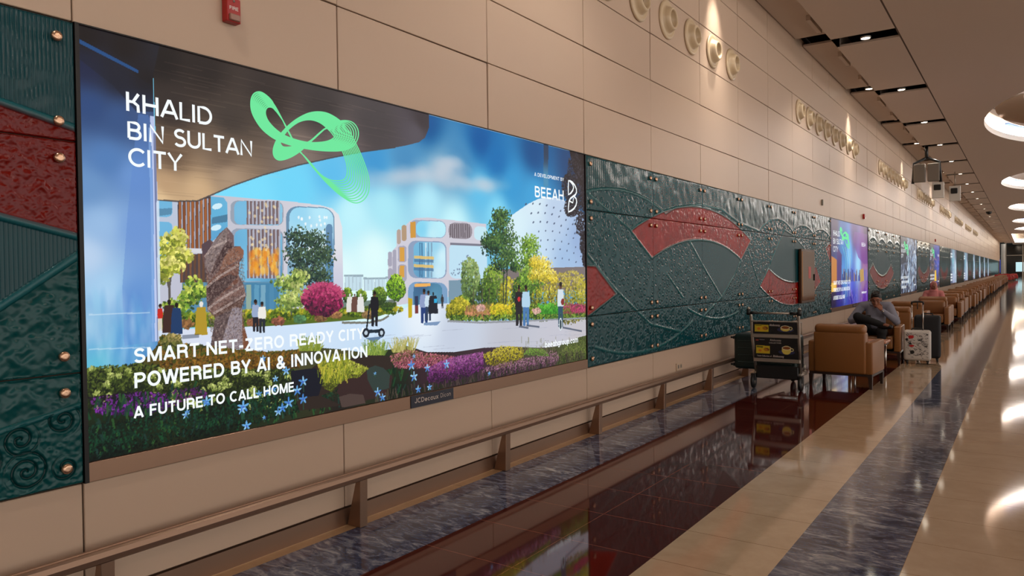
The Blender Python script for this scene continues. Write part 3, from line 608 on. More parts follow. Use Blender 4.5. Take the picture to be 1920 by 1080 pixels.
    # people in the picture
    def person(x, y, h, top, bot, skin=(96, 60, 46), hair=(24, 18, 18), robe=False, wd=0.2):
        wd = wd*(.92 if robe else .74); k = h; P_ = lambda pts: PX([(x+a*k, y-b*k) for a, b in pts])
        if robe: p.poly(P_([(-wd*.75, 0), (wd*.75, 0), (wd*.6, .6), (wd*.5, .84), (-wd*.5, .84), (-wd*.65, .6)]), top)
        else:
            p.poly(P_([(-wd*.5, 0), (-wd*.1, 0), (0, .4), (wd*.15, 0), (wd*.5, 0), (wd*.55, .52), (-wd*.55, .52)]), bot)
            p.poly(P_([(-wd*.62, .46), (wd*.62, .46), (wd*.72, .6), (wd*.55, .84), (-wd*.55, .84), (-wd*.72, .6)]), top)
        yy, zz = wl(x, y-0.92*k); m_ = h*mpx(x); p.dab(yy, zz, m_*.06, m_*.08, skin if not robe else hair); p.dab(yy, zz+m_*.035, m_*.062, m_*.055, hair)
    person(299, 620, 50, (196, 40, 28), (214, 206, 190)); person(316, 624, 62, (60, 36, 32), (60, 36, 32), robe=True, wd=.3); person(330, 626, 58, (24, 56, 100), (30, 50, 90), robe=True, wd=.28)
    person(376, 628, 62, (176, 146, 40), (0, 0, 0), robe=True, hair=(230, 226, 216), wd=.28); p.line(PX([(340, 632), (372, 629)]), 0.02, (60, 70, 90), .5)
    person(478, 622, 60, (150, 168, 200), (30, 30, 40), wd=.24); person(490, 624, 58, (236, 234, 226), (34, 40, 50), wd=.26)
    for x, c in ((655, (224, 222, 214)), (664, (104, 70, 60)), (675, (226, 226, 222))): person(x, 585, 34, c, (0, 0, 0), robe=True, hair=c, wd=.3)
    person(701, 612, 66, (16, 18, 28), (22, 24, 34), wd=.24); p.line(PX([(692, 570), (686, 618)]), 0.014, (20, 30, 36)); p.line(PX([(684, 622), (714, 620)]), 0.022, (24, 40, 56))
    for x in (685, 714): p.dab(*wl(x, 624), 0.03, 0.03, (20, 30, 44)); p.dab(*wl(x, 624), 0.014, 0.014, (190, 206, 220))
    p.poly(PX([(684, 634), (716, 630), (706, 640), (700, 643)]), (86, 116, 150), .9)
    p.poly(PX([(764, 558), (772, 560), (771, 596), (764, 596)]), (196, 170, 20)); p.poly(PX([(776, 555), (783, 555), (783, 588), (777, 588)]), (40, 50, 84)); p.poly(PX([(777, 573), (783, 573), (783, 588), (777, 588)]), (120, 50, 50))
    person(794, 606, 64, (140, 156, 196), (30, 60, 120), wd=.26); person(802, 601, 56, (200, 220, 236), (40, 60, 90), wd=.24); person(811, 588, 40, (24, 30, 44), (24, 30, 44), robe=True, wd=.34); p.poly(PX([(813, 560), (818, 560), (818, 568), (813, 568)]), (40, 170, 220))
    person(828, 578, 26, (50, 50, 54), (50, 50, 54)); p.poly(PX([(793, 605), (826, 602), (818, 610), (794, 610)]), (110, 140, 180), .9)
    person(972, 611, 76, (26, 22, 30), (30, 28, 36), wd=.2); person(985, 611, 76, (176, 210, 232), (70, 120, 176), wd=.2); person(1050, 613, 84, (210, 222, 230), (40, 76, 100), wd=.14)
    p.dab(*wl(972, 561), 0.02, 0.02, (200, 40, 50)); p.dab(*wl(1054, 566), 0.03, 0.03, (130, 40, 40)); p.dab(*wl(1050, 608), 0.028, 0.055, (226, 240, 244)); p.dab(*wl(1050, 608), 0.018, 0.045, (40, 60, 70))
    for a, b_ in (((972, 612), (990, 615)), ((986, 610), (1010, 613)), ((1054, 614), (1090, 621))): p.line(PX([a, b_]), 0.016, (70, 80, 100), .8)
    # foreground garden
    G0 = [(160, 690), (200, 690), (235, 688), (262, 680), (292, 650), (302, 628), (330, 628), (342, 645), (380, 648), (440, 655), (500, 660), (560, 655), (600, 652), (640, 655), (690, 662), (730, 655), (760, 648), (800, 660), (850, 660), (905, 652), (960, 650), (1010, 652), (1040, 650), (1070, 640), (1085, 632), (1102, 628), (1102, 690), (1102, 720), (160, 890)]
    p.idw(PX(G0), A([((200, 720), (44, 60, 22)), ((300, 660), (84, 70, 24)), ((400, 680), (60, 62, 22)), ((240, 780), (18, 30, 16)), ((200, 840), (4, 20, 16)), ((400, 780), (8, 24, 14)), ((520, 720), (20, 34, 22)), ((560, 680), (70, 70, 40)), ((640, 690), (84, 84, 36)), ((640, 760), (30, 26, 24)), ((720, 700), (30, 44, 24)), ((800, 700), (50, 30, 40)), ((900, 690), (60, 40, 52)), ((1000, 670), (70, 66, 50)), ((1080, 650), (70, 84, 40)), ((740, 750), (10, 22, 16))]))
    def patch(q, n, r, cols, grad=(0.1, 0.9), al=.9): p.leaves(PX(q), n, r, cols, al, .55, grad)
    lf = [(20, 34, 14), (48, 66, 24), (92, 108, 40), (146, 156, 74), (190, 196, 104)]
    patch([(160, 690), (262, 680), (330, 690), (520, 665), (560, 700), (540, 760), (160, 770)], 2400, 0.014, [(8, 18, 8), (24, 36, 14), (52, 66, 24), (20, 30, 14), (90, 104, 40)])
    for k in range(60): x, y = RNG.uniform(165, 540), RNG.uniform(690, 765); patch(blob(x, y, 7, 6, 8), 9, 0.012, [(120, 136, 60), (168, 180, 96), (196, 204, 120)])
    patch([(292, 655), (302, 628), (345, 645), (500, 660), (560, 656), (560, 690), (420, 690), (300, 690)], 1200, 0.016, [(60, 44, 14), (110, 74, 22), (140, 100, 34), (70, 80, 24), (40, 50, 18)])
    patch([(300, 640), (316, 626), (336, 628), (340, 650), (305, 655)], 160, 0.014, [(60, 70, 30), (110, 110, 50), (170, 150, 90)])
    patch([(165, 745), (240, 735), (310, 738), (330, 760), (260, 780), (180, 775)], 420, 0.013, [(50, 14, 70), (84, 24, 110), (120, 44, 150), (24, 14, 30)], (0, 1))
    patch([(320, 730), (380, 725), (390, 745), (330, 755)], 60, 0.012, [(110, 36, 120), (70, 24, 90)])
    for k in range(420):
        x = RNG.uniform(165, 760); yb = 866-(x-165)*0.2075; y = yb-RNG.uniform(0, 100 if x < 400 else 60); L = RNG.uniform(8, 22)
        p.line(PX([(x, y), (x+RNG.uniform(-7, 7), y-L)]), 0.011, ((10, 46, 26), (20, 70, 40), (6, 30, 20), (40, 84, 40), (24, 56, 50))[k % 5], .85)
    patch([(160, 800), (300, 775), (460, 750), (620, 720), (700, 730), (460, 800), (165, 870)], 900, 0.012, [(2, 10, 8), (8, 40, 28), (14, 60, 40), (4, 20, 16)])
    # rocks and slope in the middle
    p.poly(PX([(655, 672), (690, 664), (730, 668), (735, 690), (700, 700), (665, 700), (630, 730), (600, 742), (640, 760), (560, 770), (545, 720), (590, 685)]), (44, 34, 30)); p.poly(PX([(636, 720), (655, 700), (690, 694), (716, 690), (735, 706), (728, 740), (680, 752), (640, 748), (630, 735)]), (52, 34, 34)); p.poly(PX([(686, 692), (702, 685), (718, 690), (730, 702), (728, 728), (700, 735), (688, 712)]), (46, 60, 56)); p.poly(PX([(634, 744), (655, 738), (680, 740), (684, 756), (640, 764)]), (76, 60, 56)); p.poly(PX([(545, 695), (590, 690), (606, 712), (596, 742), (560, 745), (545, 725)]), (16, 20, 34))
    patch([(600, 685), (645, 672), (690, 690), (672, 706), (640, 712), (620, 735), (604, 725)], 620, 0.013, [(60, 66, 20), (110, 120, 34), (156, 164, 48), (190, 190, 80)])
    for k in range(160): x, y = RNG.uniform(596, 650), RNG.uniform(676, 720); p.line(PX([(x, y), (x+RNG.uniform(-5, 7), y-14)]), 0.008, ((150, 156, 40), (190, 180, 60), (96, 110, 30))[k % 3], .8)
    for x0, x1, y, cs in ((560, 600, 652, [(150, 160, 60), (110, 130, 40)]), (684, 720, 660, [(150, 170, 70), (100, 130, 50)]), (735, 775, 655, [(176, 170, 90), (150, 150, 70), (200, 190, 130)])):
        for k in range(110): x = RNG.uniform(x0, x1); p.line(PX([(x, y+6), (x+RNG.uniform(-10, 10), y-RNG.uniform(4, 24))]), 0.006, cs[k % len(cs)], .75)
    # flower beds at the right
    patch([(728, 668), (760, 655), (800, 662), (850, 668), (850, 700), (800, 690), (740, 690)], 700, 0.013, [(90, 34, 54), (150, 66, 90), (190, 110, 124), (120, 90, 60)])
    patch([(800, 692), (830, 675), (870, 665), (905, 660), (905, 690), (880, 705), (830, 720), (800, 715)], 900, 0.014, [(44, 14, 50), (90, 30, 90), (130, 56, 130), (160, 90, 150)])
    patch([(905, 665), (940, 648), (980, 652), (980, 675), (940, 690), (910, 682)], 420, 0.014, [(90, 84, 10), (150, 140, 20), (196, 180, 40), (214, 200, 70)])
    patch([(905, 690), (960, 676), (1010, 666), (1040, 655), (1050, 670), (1040, 685), (900, 715)], 900, 0.013, [(44, 22, 40), (96, 50, 84), (150, 96, 130), (176, 130, 150), (60, 50, 40)])
    patch([(1045, 665), (1060, 650), (1085, 636), (1102, 628), (1102, 675), (1050, 685)], 520, 0.014, [(40, 50, 20), (80, 96, 36), (120, 134, 60), (60, 70, 30)])
    patch([(980, 665), (990, 652), (1020, 655), (1030, 668)], 160, 0.012, [(90, 130, 40), (120, 160, 60)])
    for k in range(60): x = RNG.uniform(978, 1100); p.line(PX([(x, 662), (x+RNG.uniform(-3, 3), 662-RNG.uniform(8, 32))]), 0.005, (110, 110, 70), .6)
    for k in range(300): x = RNG.uniform(700, 1095); yb = 769-(x-632)*0.2075; p.line(PX([(x, yb), (x+RNG.uniform(-4, 4), yb-RNG.uniform(5, 22))]), 0.008, ((30, 44, 20), (60, 40, 50), (20, 26, 14), (84, 70, 60))[k % 4], .7)
    # blue irises
    for x, y, s_ in ((347, 778, 7), (350, 772, 5), (386, 752, 9), (385, 756, 6), (455, 762, 11), (452, 768, 8), (461, 798, 9), (540, 755, 10), (556, 732, 9), (567, 715, 9), (567, 748, 9), (528, 765, 9), (520, 772, 7), (494, 783, 4), (535, 695, 8), (492, 672, 6), (515, 710, 6), (512, 730, 6), (770, 685, 9), (775, 706, 9), (702, 700, 3), (707, 735, 8), (716, 745, 7), (800, 690, 7), (836, 683, 8), (783, 730, 7), (804, 726, 6), (916, 700, 4), (775, 668, 4), (526, 680, 5), (484, 738, 6), (500, 735, 6)):
        yy, zz = wl(x, y); u_ = s_*mpx(x)
        for a in (0.3, 2.8, -0.9, -2.2, 1.57): p.dab(yy+0.55*u_*math.cos(a), zz+0.5*u_*math.sin(a), u_*.62, u_*.2, ((110, 176, 232), (76, 140, 214), (150, 206, 244))[int(RNG.integers(3))], .95, a)
        p.dab(yy, zz-0.1*u_, u_*.25, u_*.2, (60, 90, 190), .9)
        p.line([(yy, zz-u_*.6), (yy+0.1*u_, zz-u_*2.2)], 0.008, (40, 84, 60), .7)
    return p

# green ribbon emblem of the campaign: strands between two closed curves
EM_A = [(1258, 492), (1215, 430), (1165, 335), (1130, 262), (1085, 180), (1040, 122), (985, 86), (940, 98), (920, 150), (930, 230), (985, 325), (1060, 392), (1140, 432), (1240, 462), (1350, 482), (1460, 491), (1560, 486), (1628, 455), (1660, 400), (1658, 340), (1618, 292), (1545, 283), (1470, 312), (1390, 372), (1320, 440), (1250, 500), (1180, 540), (1115, 554), (1080, 526), (1078, 470), (1110, 398), (1175, 322), (1255, 262), (1340, 227), (1430, 228), (1510, 266), (1580, 330), (1640, 430), (1690, 540), (1725, 640), (1738, 720), (1728, 790), (1690, 838), (1630, 850), (1540, 800), (1450, 720), (1360, 620), (1300, 545)]
EM_B = [(1256, 498), (1222, 440), (1175, 350), (1140, 285), (1105, 235), (1072, 195), (1040, 188), (1020, 205), (1017, 240), (1035, 285), (1075, 332), (1125, 372), (1180, 400), (1260, 425), (1330, 436), (1400, 434), (1450, 425), (1485, 408), (1500, 385), (1490, 360), (1465, 345), (1440, 338), (1400, 362), (1350, 410), (1300, 438), (1240, 456), (1180, 467), (1140, 465), (1122, 445), (1122, 425), (1140, 388), (1185, 335), (1250, 290), (1320, 275), (1385, 290), (1440, 328), (1485, 380), (1530, 450), (1565, 530), (1583, 600), (1582, 655), (1565, 688), (1530, 698), (1480, 696), (1430, 676), (1385, 640), (1335, 580), (1285, 525)]
def catmull(pts, n=7):
    P = np.array(pts, float); out = []
    for i in range(len(P)):
        a, b, c, d = P[i-1], P[i], P[(i+1) % len(P)], P[(i+2) % len(P)]
        for k in range(n):
            t = k/n; out.append(0.5*(2*b+(c-a)*t+(2*a-5*b+4*c-d)*t*t+(3*b-a-3*c+d)*t**3))
    return np.array(out)
def emblem(name, to_wall, x, m, parent, n=11, wd=7.6, seg=7):
    A, B = catmull(EM_A, seg), catmull(EM_B, seg); bm = bmesh.new(); N = len(A)
    for s in range(n):
        f = s/(n-1); Q = A*(1-f)+B*f; T = np.roll(Q, -1, 0)-np.roll(Q, 1, 0); T /= np.linalg.norm(T, axis=1)[:, None]+1e-9
        Nn = np.stack([-T[:, 1], T[:, 0]], 1); L, R = [], []
        for k in range(N):
            u = k/N; lw = wd*(1.45 if (0.09 < u < 0.36 or 0.47 < u < 0.74) else 0.95)   # the strands fuse on the left and part on the right
            for lst, sg in ((L, 1), (R, -1)):
                y, z = to_wall(*(Q[k]+sg*Nn[k]*lw/2)); lst.append(bm.verts.new((x+0.0002*s, y, z)))
        for k in range(N):
            bm.faces.new([L[k], L[(k+1) % N], R[(k+1) % N], R[k]])
    return obj(name, bm, m, parent)
m_green = mat('lit_green', (0, 0, 0), emit=rgb(112, 232, 158), estr=1.0, spec=0.1)
m_soft = mat('lit_soft_white', (0, 0, 0), emit=rgb(226, 240, 246), estr=1.0, spec=0.1)

def ribbon(bm, pts, wd, x, closed=False):
    pts = [np.array(p, float) for p in pts]; n = len(pts); L, R = [], []
    for i, p in enumerate(pts):
        a = pts[i-1] if (i or closed) else p; b = pts[(i+1) % n] if (i < n-1 or closed) else p
        t = (b-a)/ (np.linalg.norm(b-a)+1e-9); q = np.array([-t[1], t[0]])*wd/2
        L.append(bm.verts.new((x, *(p+q)))); R.append(bm.verts.new((x, *(p-q))))
    for i in range(n if closed else n-1): bm.faces.new([L[i], L[(i+1) % n], R[(i+1) % n], R[i]])
# sans letters drawn as strokes on a 1-high cell: (advance, strokes)
def arc(cx, cy, rx, ry, a0, a1, n=14): return [(cx+rx*math.cos(math.radians(a0+(a1-a0)*k/n)), cy+ry*math.sin(math.radians(a0+(a1-a0)*k/n))) for k in range(n+1)]
GLY = {'K': (.72, [[(.07, 0), (.07, 1)], [(.07, .52), (.34, .52), (.62, .98)], [(.36, .52), (.58, .36), (.6, 0)]]), 'H': (.86, [[(.07, 0), (.07, 1)], [(.75, 0), (.75, 1)], [(.07, .5), (.75, .5)]]),
       'A': (.9, [[(.02, 0), (.42, .97), (.47, .97), (.86, 0)], [(.16, .3), (.72, .3)]]), 'L': (.62, [[(.07, 1), (.07, .06), (.58, .06)]]), 'I': (.2, [[(.07, 0), (.07, 1)]]),
       'D': (.88, [[(.07, .06), (.07, .94), (.36, .94)]+arc(.36, .5, .42, .44, 90, -90)+[(.07, .06)]]), 'B': (.8, [[(.07, .06), (.07, .94), (.42, .94)]+arc(.42, .73, .22, .21, 90, -90, 8)+[(.07, .52)], [(.4, .52)]+arc(.44, .29, .26, .23, 90, -90, 8)+[(.07, .06)]]),
       'N': (.9, [[(.07, 0), (.07, .95), (.78, .05), (.78, 1)]]), 'S': (.74, [arc(.38, .73, .28, .21, 35, 180, 8)+arc(.36, .735, .26, .225, 180, 270, 6)+arc(.38, .27, .29, .24, 90, -90, 10)+arc(.36, .25, .3, .22, -90, -150, 5)]),
       'U': (.84, [[(.07, 1), (.07, .36)]+arc(.41, .36, .34, .3, 180, 360, 12)+[(.75, 1)]]), 'T': (.74, [[(.02, .94), (.72, .94)], [(.37, 0), (.37, .94)]]), 'C': (.92, [arc(.5, .5, .43, .45, 42, 318, 22)]), 'Y': (.82, [[(.02, 1), (.4, .46), (.78, 1)], [(.4, .46), (.4, 0)]]), ' ': (.34, [])}
# heavier grotesque, strokes kept half a stroke inside the cell
h_ = .09
GRO = {'A': (.74, [[(.07, 0), (.37, .99)], [(.67, 0), (.37, .99)], [(.18, .27), (.56, .27)]]), 'B': (.66, [[(h_, h_), (h_, 1-h_), (.36, 1-h_)]+arc(.36, .72, .19, .19, 90, -90, 8)+[(h_, .53)], [(.34, .53)]+arc(.38, .31, .20, .22, 90, -90, 8)+[(h_, h_)]]),
       'C': (.72, [arc(.40, .5, .31, .42, 48, 312, 20)]), 'D': (.72, [[(h_, h_), (h_, 1-h_), (.32, 1-h_)]+arc(.32, .5, .31, .5-h_, 90, -90, 12)+[(h_, h_)]]), 'E': (.62, [[(.57, 1-h_), (h_, 1-h_), (h_, h_), (.58, h_)], [(h_, .51), (.54, .51)]]),
       'F': (.58, [[(.55, 1-h_), (h_, 1-h_), (h_, 0)], [(h_, .5), (.50, .5)]]), 'H': (.72, [[(h_, 0), (h_, 1)], [(.62, 0), (.62, 1)], [(h_, .51), (.62, .51)]]), 'I': (.22, [[(h_, 0), (h_, 1)]]), 'J': (.54, [[(.44, 1), (.44, .30)]+arc(.26, .30, .18, .22, 0, -180, 10)]),
       'L': (.56, [[(h_, 1), (h_, h_), (.53, h_)]]), 'M': (.86, [[(h_, 0), (h_, 1)], [(.77, 0), (.77, 1)], [(.12, .97), (.43, .04)], [(.74, .97), (.43, .04)]]), 'N': (.73, [[(h_, 0), (h_, 1)], [(.63, 0), (.63, 1)], [(.10, .95), (.62, .05)]]), 'O': (.78, [arc(.39, .5, .31, .42, 0, 360, 26)]),
       'P': (.66, [[(h_, 0), (h_, 1-h_), (.36, 1-h_)]+arc(.36, .68, .21, .23, 90, -90, 9)+[(h_, .45)]]), 'R': (.70, [[(h_, 0), (h_, 1-h_), (.38, 1-h_)]+arc(.38, .70, .20, .21, 90, -90, 9)+[(h_, .49)], [(.40, .49), (.56, .40), (.60, 0)]]),
       'S': (.67, [arc(.33, .71, .22, .205, 20, 180, 9)+arc(.33, .71, .22, .20, 190, 262, 5)+arc(.34, .29, .23, .21, 82, -90, 10)+arc(.33, .29, .24, .21, -100, -162, 5)]), 'T': (.62, [[(.02, 1-h_), (.60, 1-h_)], [(.31, 0), (.31, .9)]]),
       'U': (.72, [[(h_, 1), (h_, .34)]+arc(.355, .34, .265, .26, 180, 360, 12)+[(.62, 1)]]), 'V': (.70, [[(.07, 1), (.35, .01)], [(.35, .01), (.63, 1)]]), 'W': (.98, [[(.06, 1), (.27, .02)], [(.27, .02), (.49, .97)], [(.49, .97), (.71, .02)], [(.71, .02), (.92, 1)]]), 'Y': (.68, [[(.06, 1), (.34, .44), (.62, 1)], [(.34, .46), (.34, 0)]]),
       'Z': (.64, [[(.06, 1-h_), (.54, 1-h_), (.08, h_), (.59, h_)]]), '-': (.36, [[(.04, .42), (.32, .42)]]), '&': (.74, [[(.66, 0), (.24, .58)]+arc(.33, .75, .14, .17, 200, -60, 12)+[(.16, .36)]+arc(.29, .24, .20, .17, 130, 300, 10)+[(.58, .30), (.62, .44)]]), ' ': (.30, []), '.': (.22, [[(h_, 0), (h_, .17)]]),
       'f': (.36, [[(.15, 0), (.15, .78)]+arc(.29, .78, .14, .14, 180, 80, 5), [(.02, .62), (.34, .62)]]), 'a': (.58, [arc(.28, .33, .21, .26, 0, 360, 18), [(.50, .0), (.50, .66)]]), 'b': (.60, [arc(.32, .33, .21, .26, 0, 360, 18), [(h_, 0), (h_, 1)]]), 'c': (.54, [arc(.30, .33, .21, .26, 50, 310, 16)]), 'd': (.60, [arc(.28, .33, .21, .26, 0, 360, 18), [(.50, 0), (.50, 1)]]),
       'e': (.57, [[(.09, .34), (.50, .34)]+arc(.29, .33, .21, .26, 5, 310, 18)]), 'g': (.60, [arc(.28, .33, .21, .26, 0, 360, 18), [(.50, .66), (.50, -.04)]+arc(.29, -.04, .21, .16, 0, -150, 8)]), 'h': (.58, [[(h_, 0), (h_, 1)], [(h_, .36)]+arc(.29, .38, .20, .22, 180, 0, 9)+[(.49, 0)]]),
       'i': (.22, [[(h_, 0), (h_, .66)], [(h_, .82), (h_, .98)]]), 'k': (.55, [[(h_, 0), (h_, 1)], [(.48, .66), (.12, .28)], [(.24, .40), (.5, 0)]]), 'l': (.22, [[(h_, 0), (h_, 1)]]), 'm': (.88, [[(h_, 0), (h_, .66)], [(h_, .4)]+arc(.265, .42, .175, .19, 180, 0, 8)+[(.44, 0)], [(.44, .4)]+arc(.615, .42, .175, .19, 180, 0, 8)+[(.79, 0)]]),
       'n': (.58, [[(h_, 0), (h_, .66)], [(h_, .38)]+arc(.29, .39, .20, .21, 180, 0, 9)+[(.49, 0)]]), 'o': (.58, [arc(.29, .33, .21, .26, 0, 360, 18)]), 'p': (.60, [arc(.32, .33, .21, .26, 0, 360, 18), [(h_, -.26), (h_, .66)]]), 'r': (.40, [[(h_, 0), (h_, .66)], [(h_, .36)]+arc(.31, .38, .22, .21, 180, 80, 6)]),
       's': (.52, [arc(.26, .46, .17, .14, 30, 180, 6)+arc(.27, .19, .18, .13, 90, -90, 8)+arc(.25, .19, .18, .13, -100, -160, 4)]), 't': (.36, [[(.17, .95), (.17, .14), (.34, .07)], [(.02, .62), (.34, .62)]]), 'u': (.58, [[(h_, .66), (h_, .28)]+arc(.29, .27, .20, .21, 180, 360, 9)+[(.49, .66)], [(.49, .28), (.49, 0)]]),
       'x': (.54, [[(.06, .66), (.48, 0)], [(.48, .66), (.06, 0)]]), 'y': (.54, [[(.06, .66), (.28, .06)], [(.50, .66), (.22, -.2), (.08, -.2)]]), 'z': (.52, [[(.06, .59), (.44, .59), (.08, .07), (.47, .07)]])}
def sans(name, s, y0, y1, z0, z1, x, m, parent, wd=.17, axis='+y', gap=.07):
    adv = sum(GRO[c][0]+gap for c in s)-gap; bm = bmesh.new(); pos = 0.0; sy = (y1-y0)/adv; sz = z1-z0
    for c in s:
        if c == ' ': obj(name, bm, m, parent); bm = bmesh.new()
        for st in GRO[c][1]:
            P = [np.array(((pos+a)*sy, b*sz)) for a, b in st]; P = [q for i, q in enumerate(P) if i == 0 or np.hypot(*(q-P[i-1])) > 1e-3*sz]; cl = np.hypot(*(P[0]-P[-1])) < 1e-3*sz and len(P) > 3
            runs, cur = [], [P[0]]                   # break the stroke at sharp corners
            for i in range(1, len(P)-1):
                u, v = P[i]-P[i-1], P[i+1]-P[i]; cur.append(P[i])
                if (u@v)/(np.hypot(*u)*np.hypot(*v)+1e-12) < -.25: runs.append(cur); cur = [P[i]]
            cur.append(P[-1]); runs.append(cur)
            for Q in runs:
                lp = cl and len(runs) == 1; Q = Q[:-1] if lp else Q; n = len(Q); L, R = [], []
                for i in range(n):
                    a = Q[i-1] if (i or lp) else None; b = Q[(i+1) % n] if (i < n-1 or lp) else None
                    ds = [v/(np.hypot(*v)+1e-12) for v in ((Q[i]-a) if a is not None else (b-Q[i]), (b-Q[i]) if b is not None else (Q[i]-a))]
                    nn = [np.array([-v[1], v[0]]) for v in ds]; q = nn[0]+nn[1]; q = q/max(.5, (q@q)/2)
                    for lst, sg in ((L, .5), (R, -.5)):
                        o = Q[i]+q*wd*sz*sg; u, v = y0+o[0], z0+o[1]; lst.append(bm.verts.new((x, u, v) if axis == '+y' else (u, x, v)))
                for i in range(n if lp else n-1): bm.faces.new([L[i], L[(i+1) % n], R[(i+1) % n], R[i]])
        pos += GRO[c][0]+gap
    return obj(name, bm, m, parent)
def geo_text(name, s, y0, y1, z0, z1, x, m, parent, wd=0.165):
    adv = sum(GLY[c][0]+.1 for c in s)-.1-.04; bm = bmesh.new(); pos = 0.0; sy = (y1-y0)/adv; sz = z1-z0
    for c in s:
        if c == ' ': obj(name, bm, m, parent); bm = bmesh.new()
        for st in GLY[c][1]: ribbon(bm, [(y0+(pos+a)*sy, z0+b*sz) for a, b in st], wd*sz, x)
        pos += GLY[c][0]+.1
    return obj(name, bm, m, parent)

def frame(t, y0, y1):                                # sill, thin edge frame; local to a thing at the origin
    bm = bmesh.new(); bx(bm, -0.006, 0.012, y0, y1, ZF+0.002, ZB-0.004, bev=0.002); obj('sill', bm, m_bronze, t)
    bm = bmesh.new(); e = 0.018
    bx(bm, -0.006, 0.020, y0, y0+e, ZF+0.002, ZT+0.004); bx(bm, -0.006, 0.014, y1-e*0.5, y1, ZB-0.004, ZT+0.004); bx(bm, -0.006, 0.016, y0, y1, ZT, ZT+0.006); obj('edge_frame', bm, m_blackframe, t)

def BOX(l0, l1, r0, r1):                             # text box from pixel corners: left top/bottom, right top/bottom
    a, b, c, d = wl(*l0), wl(*l1), wl(*r0), wl(*r1)
    return ((a[0]+b[0])/2, (c[0]+d[0])/2, (b[1]+d[1])/2, (a[1]+c[1])/2)
t = thing('lit_advertising_display', 'large glowing wall display with green ribbon emblem over white buildings and garden', 'advertising display')
MAIN_Y0, MAIN_Y1 = PY0, PY0+3*PW
frame(t, MAIN_Y0, MAIN_Y1)
paint_main().obj('picture', 0.006, t)
XT = 0.0075
for s, bxx in (('KHALID', ((234, 175), (236, 211), (395.5, 200.5), (395.5, 233))), ('BIN SULTAN', ((237, 227), (238, 261), (472, 265), (471, 293.5))), ('CITY', ((238, 277), (240, 312), (341, 290), (337, 320)))):
    a = BOX(*bxx); geo_text('lettering', s, *a, XT, m_text, t)
for s, bxx, bo in (('SMART NET-ZERO READY CITY', ((248, 653), (250, 681), (681, 615), (681, 635)), .022), ('POWERED BY AI & INNOVATION', ((250, 699), (250, 728), (687.5, 648), (687.5, 669)), .022), ('A FUTURE TO CALL HOME', ((249, 762), (249, 784), (550, 716), (550, 734)), .02)):
    sans('lettering', s, *BOX(*bxx), XT, m_text, t, wd=.19)
sans('lettering', 'A DEVELOPMENT BY', *BOX((1000.4, 323.7), (1000.4, 330.6), (1056, 333.3), (1056, 339.8)), XT, m_text, t, wd=.16)
sans('lettering', 'BEEAH', *BOX((1001, 347.8), (1001, 369), (1056, 358), (1056, 378)), XT, m_text, t, wd=.17)
sans('lettering', 'beeahgroup.com', *BOX((1020.4, 637.8), (1020.4, 650.6), (1082.6, 632), (1082.6, 643)), XT, m_text, t, wd=.16)
lg = lambda q: PX(crop(0.3704, 640, 260, q))
bm = bmesh.new()
ribbon(bm, lg([(1147, 212), (1145, 250), (1146, 284), (1158, 276), (1168, 262), (1172, 248), (1168, 232), (1158, 219)]), 0.017, XT, True)
ribbon(bm, lg([(1152, 213), (1166, 221), (1178, 236), (1186, 255), (1187, 272), (1181, 284), (1170, 292), (1156, 303), (1149, 318), (1146, 345), (1146, 371), (1160, 365), (1174, 354), (1184, 338), (1188, 320), (1185, 304), (1174, 292)]), 0.017, XT)
ribbon(bm, lg([(1150, 315), (1168, 325), (1172, 300)]), 0.014, XT)
obj('logo', bm, m_text, t)
emblem('ribbon_emblem', lambda u, v: wl(220+.2708*u, 150+.2708*v), XT, m_green, t)
y0, z1 = wl(767, 742); y1, z0 = wl(847, 750)
bm = bmesh.new(); bx(bm, 0.0, 0.017, y0, y1, ZF+0.004, ZB-0.006); npl = obj('name_plate', bm, m_navy, t)
q0, q1 = wl(773, 752), wl(845, 745)
ym = y0+(y1-y0)*0.63
sans('lettering', 'JCDecaux', y0+0.035, ym, ZF+0.033, ZF+0.066, 0.0175, m_print, npl, wd=.17)
sans('lettering', 'Dicon', ym+0.02, y1-0.03, ZF+0.033, ZF+0.066, 0.0175, m_print, npl, wd=.09)
# ------------------------------------------------------------------ enamel murals: real relief, bolted panels
m_enamel = mat('enamel', (0.02, 0.08, 0.08), rough=0.18, spec=0.26, vcol='base', coat=0.0)
TEAL, TEALD, RED, RIDGE = np.array(rgb(8, 78, 84)), np.array(rgb(5, 56, 64)), np.array(rgb(146, 18, 10)), np.array(rgb(40, 102, 104))
def vnoise(Y, Z, f, seed):                          # smooth value noise
    r = np.random.default_rng(seed); T = r.random((97, 89))
    y, z = (Y*0.81+Z*0.59)*f, (Z*0.81-Y*0.59)*f; yi, zi = np.floor(y).astype(int), np.floor(z).astype(int); fy, fz = y-yi, z-zi
    fy, fz = fy*fy*(3-2*fy), fz*fz*(3-2*fz); g = lambda a, b: T[b % 97, a % 89]
    return (g(yi, zi)*(1-fy)+g(yi+1, zi)*fy)*(1-fz)+(g(yi, zi+1)*(1-fy)+g(yi+1, zi+1)*fy)*fz
